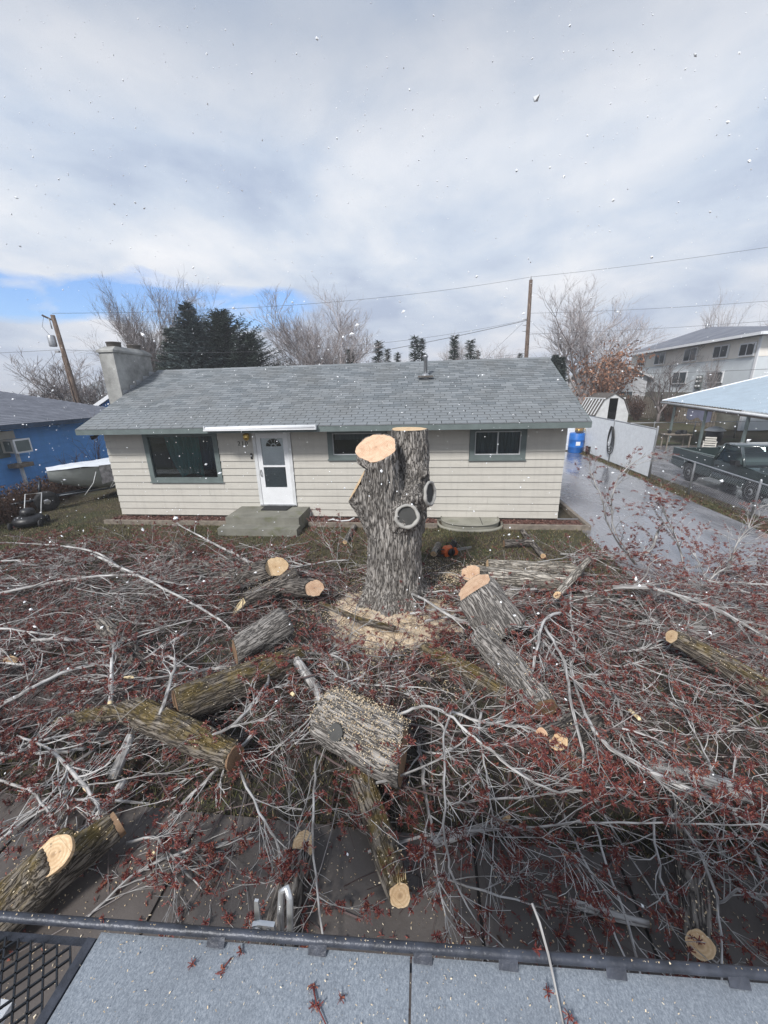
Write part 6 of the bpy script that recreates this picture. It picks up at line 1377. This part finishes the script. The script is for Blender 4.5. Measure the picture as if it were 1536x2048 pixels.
# twig lying over the rail with buds, and strays on the deck
def small_twig(pts, r, tufts, lab):
    W, B = MB(), MB(); rr2 = random.Random(len(lab)); c0 = Vector(pts[0])
    W.tube([Vector(p)-c0 for p in pts], [r*(1-.4*i/(len(pts)-1)) for i in range(len(pts))], 7)
    for p in tufts:
        for k in range(3): tuft(B, Vector(p)-c0+Vector((rr2.gauss(0, .003), rr2.gauss(0, .003), rr2.gauss(0, .002))), rr2, .5)
    o = obj('budded_twig', W, 'limb' if r > .002 else 'bud'); o.location = c0; tag(o, lab, 'twig', 'twigs on the platform')
    if len(B.f): tag(obj('red_buds', B, 'bud', o), kind='stuff')
dz = RZ_-.010
small_twig([(7.705, -9.672, RZ_+.045), (7.715, -9.70, RZ_+.035), (7.722, -9.745, RZ_+.024), (7.727, -9.80, dz+.012), (7.73, -9.88, dz)], .0032, [(7.702, -9.74, RZ_+.022), (7.712, -9.79, dz+.01), (7.742, -9.82, dz+.006), (7.716, -9.85, dz+.004), (7.716, -9.875, dz+.003)], 'pale budded twig hanging over the platform rail right of centre')
small_twig([(7.235, -9.825, dz), (7.25, -9.85, dz+.003), (7.275, -9.872, dz)], .0018, [(7.235, -9.825, dz), (7.25, -9.85, dz+.003)], 'tiny red twig on the deck left of the panel seam')
small_twig([(7.045, -9.80, dz), (7.035, -9.817, dz+.001)], .0016, [(7.034, -9.819, dz)], 'tiny brown twig on the deck below the latch')
for i, (x, y) in enumerate(((6.965, -9.818), (7.062, -9.79), (7.295, -9.835), (6.722, -9.775))):
    B = MB(); rr2 = random.Random(i)
    for k in range(3): tuft(B, Vector((0, 0, .002)), rr2, .45)
    o = obj('fallen_bud', B, 'bud'); o.location = (x, y, dz+(.02 if i == 3 else 0)); tag(o, ('single red bud on the deck near the mesh corner', 'single red bud on the deck nearest the latch', 'single red bud on the deck nearest the tiny red twig', 'red bud caught on the rail at the mesh corner')[i], 'bud', 'buds on the platform')
cp_ = MB(); rr = random.Random(5)
chips(1900, lambda: (rr.uniform(6.72, 8.4), rr.uniform(-10.2, -9.77), dz), (.0006, .0022)); chips(90, lambda: (lambda x: (x, ry(x), RZ_+.012))(rr.uniform(6.4, 8.3)), (.0008, .002))
tag(obj('deck_chips', cp_, 'chip'), 'tiny pale wood chips sprinkled over the platform deck', 'wood chips', kind='stuff')

# ================================================================ falling snow
sn_ = MB(); rr = random.Random(123); ico = [(0, 0, 1), (.9, 0, .1), (.28, .85, 0), (-.73, .53, .1), (-.7, -.5, -.1), (.3, -.86, .05), (0, .1, -1)]
icf = [(0, 1, 2), (0, 2, 3), (0, 3, 4), (0, 4, 5), (0, 5, 1), (6, 2, 1), (6, 3, 2), (6, 4, 3), (6, 5, 4), (6, 1, 5)]
for i in range(3800):
    p = Vector((rr.uniform(-8, 20), rr.uniform(-9.2, 4.5), rr.uniform(.2, 14)))
    if (p-CAM).length < 1.3: continue
    s = rr.choice((.0055, .007, .009, .012)); e = Euler((rr.uniform(0, 6), rr.uniform(0, 6), rr.uniform(0, 6))).to_matrix()
    sn_.add([p+e@Vector((q[0]*s*rr.uniform(.6, 1.3), q[1]*s*rr.uniform(.6, 1.3), q[2]*s*rr.uniform(.9, 1.9))) for q in ico], icf)
for i in range(1900):
    p = Vector((rr.uniform(1, 14), rr.uniform(-8.4, -2), rr.uniform(1.2, 11))); s = rr.choice((.005, .0065, .008, .011)); e = Euler((rr.uniform(0, 6), rr.uniform(0, 6), rr.uniform(0, 6))).to_matrix()
    sn_.add([p+e@Vector((q[0]*s*rr.uniform(.6, 1.3), q[1]*s*rr.uniform(.6, 1.3), q[2]*s*rr.uniform(.9, 1.9))) for q in ico], icf)
tag(obj('falling_snow', sn_, 'snow'), 'sparse snowflakes drifting in the air', 'snow', kind='stuff')

# ================================================================ snowy air
hz = MB().box(-2550, 2550, -90, 2550, -1.2, 22); hm = bpy.data.materials.new('snowy_air'); hm.use_nodes = True; ht = hm.node_tree
for n_ in list(ht.nodes):
    if n_.type == 'BSDF_PRINCIPLED': ht.nodes.remove(n_)
pvn = ht.nodes.new('ShaderNodeVolumePrincipled'); pvn.inputs['Density'].default_value = .0018; pvn.inputs['Color'].default_value = (.93, .95, 1, 1)
ht.links.new(pvn.outputs[0], [n_ for n_ in ht.nodes if n_.type == 'OUTPUT_MATERIAL'][0].inputs['Volume'])
tag(link('haze', hz.mesh('haze'), hm), 'faint snowy haze in the air', 'haze', kind='stuff')
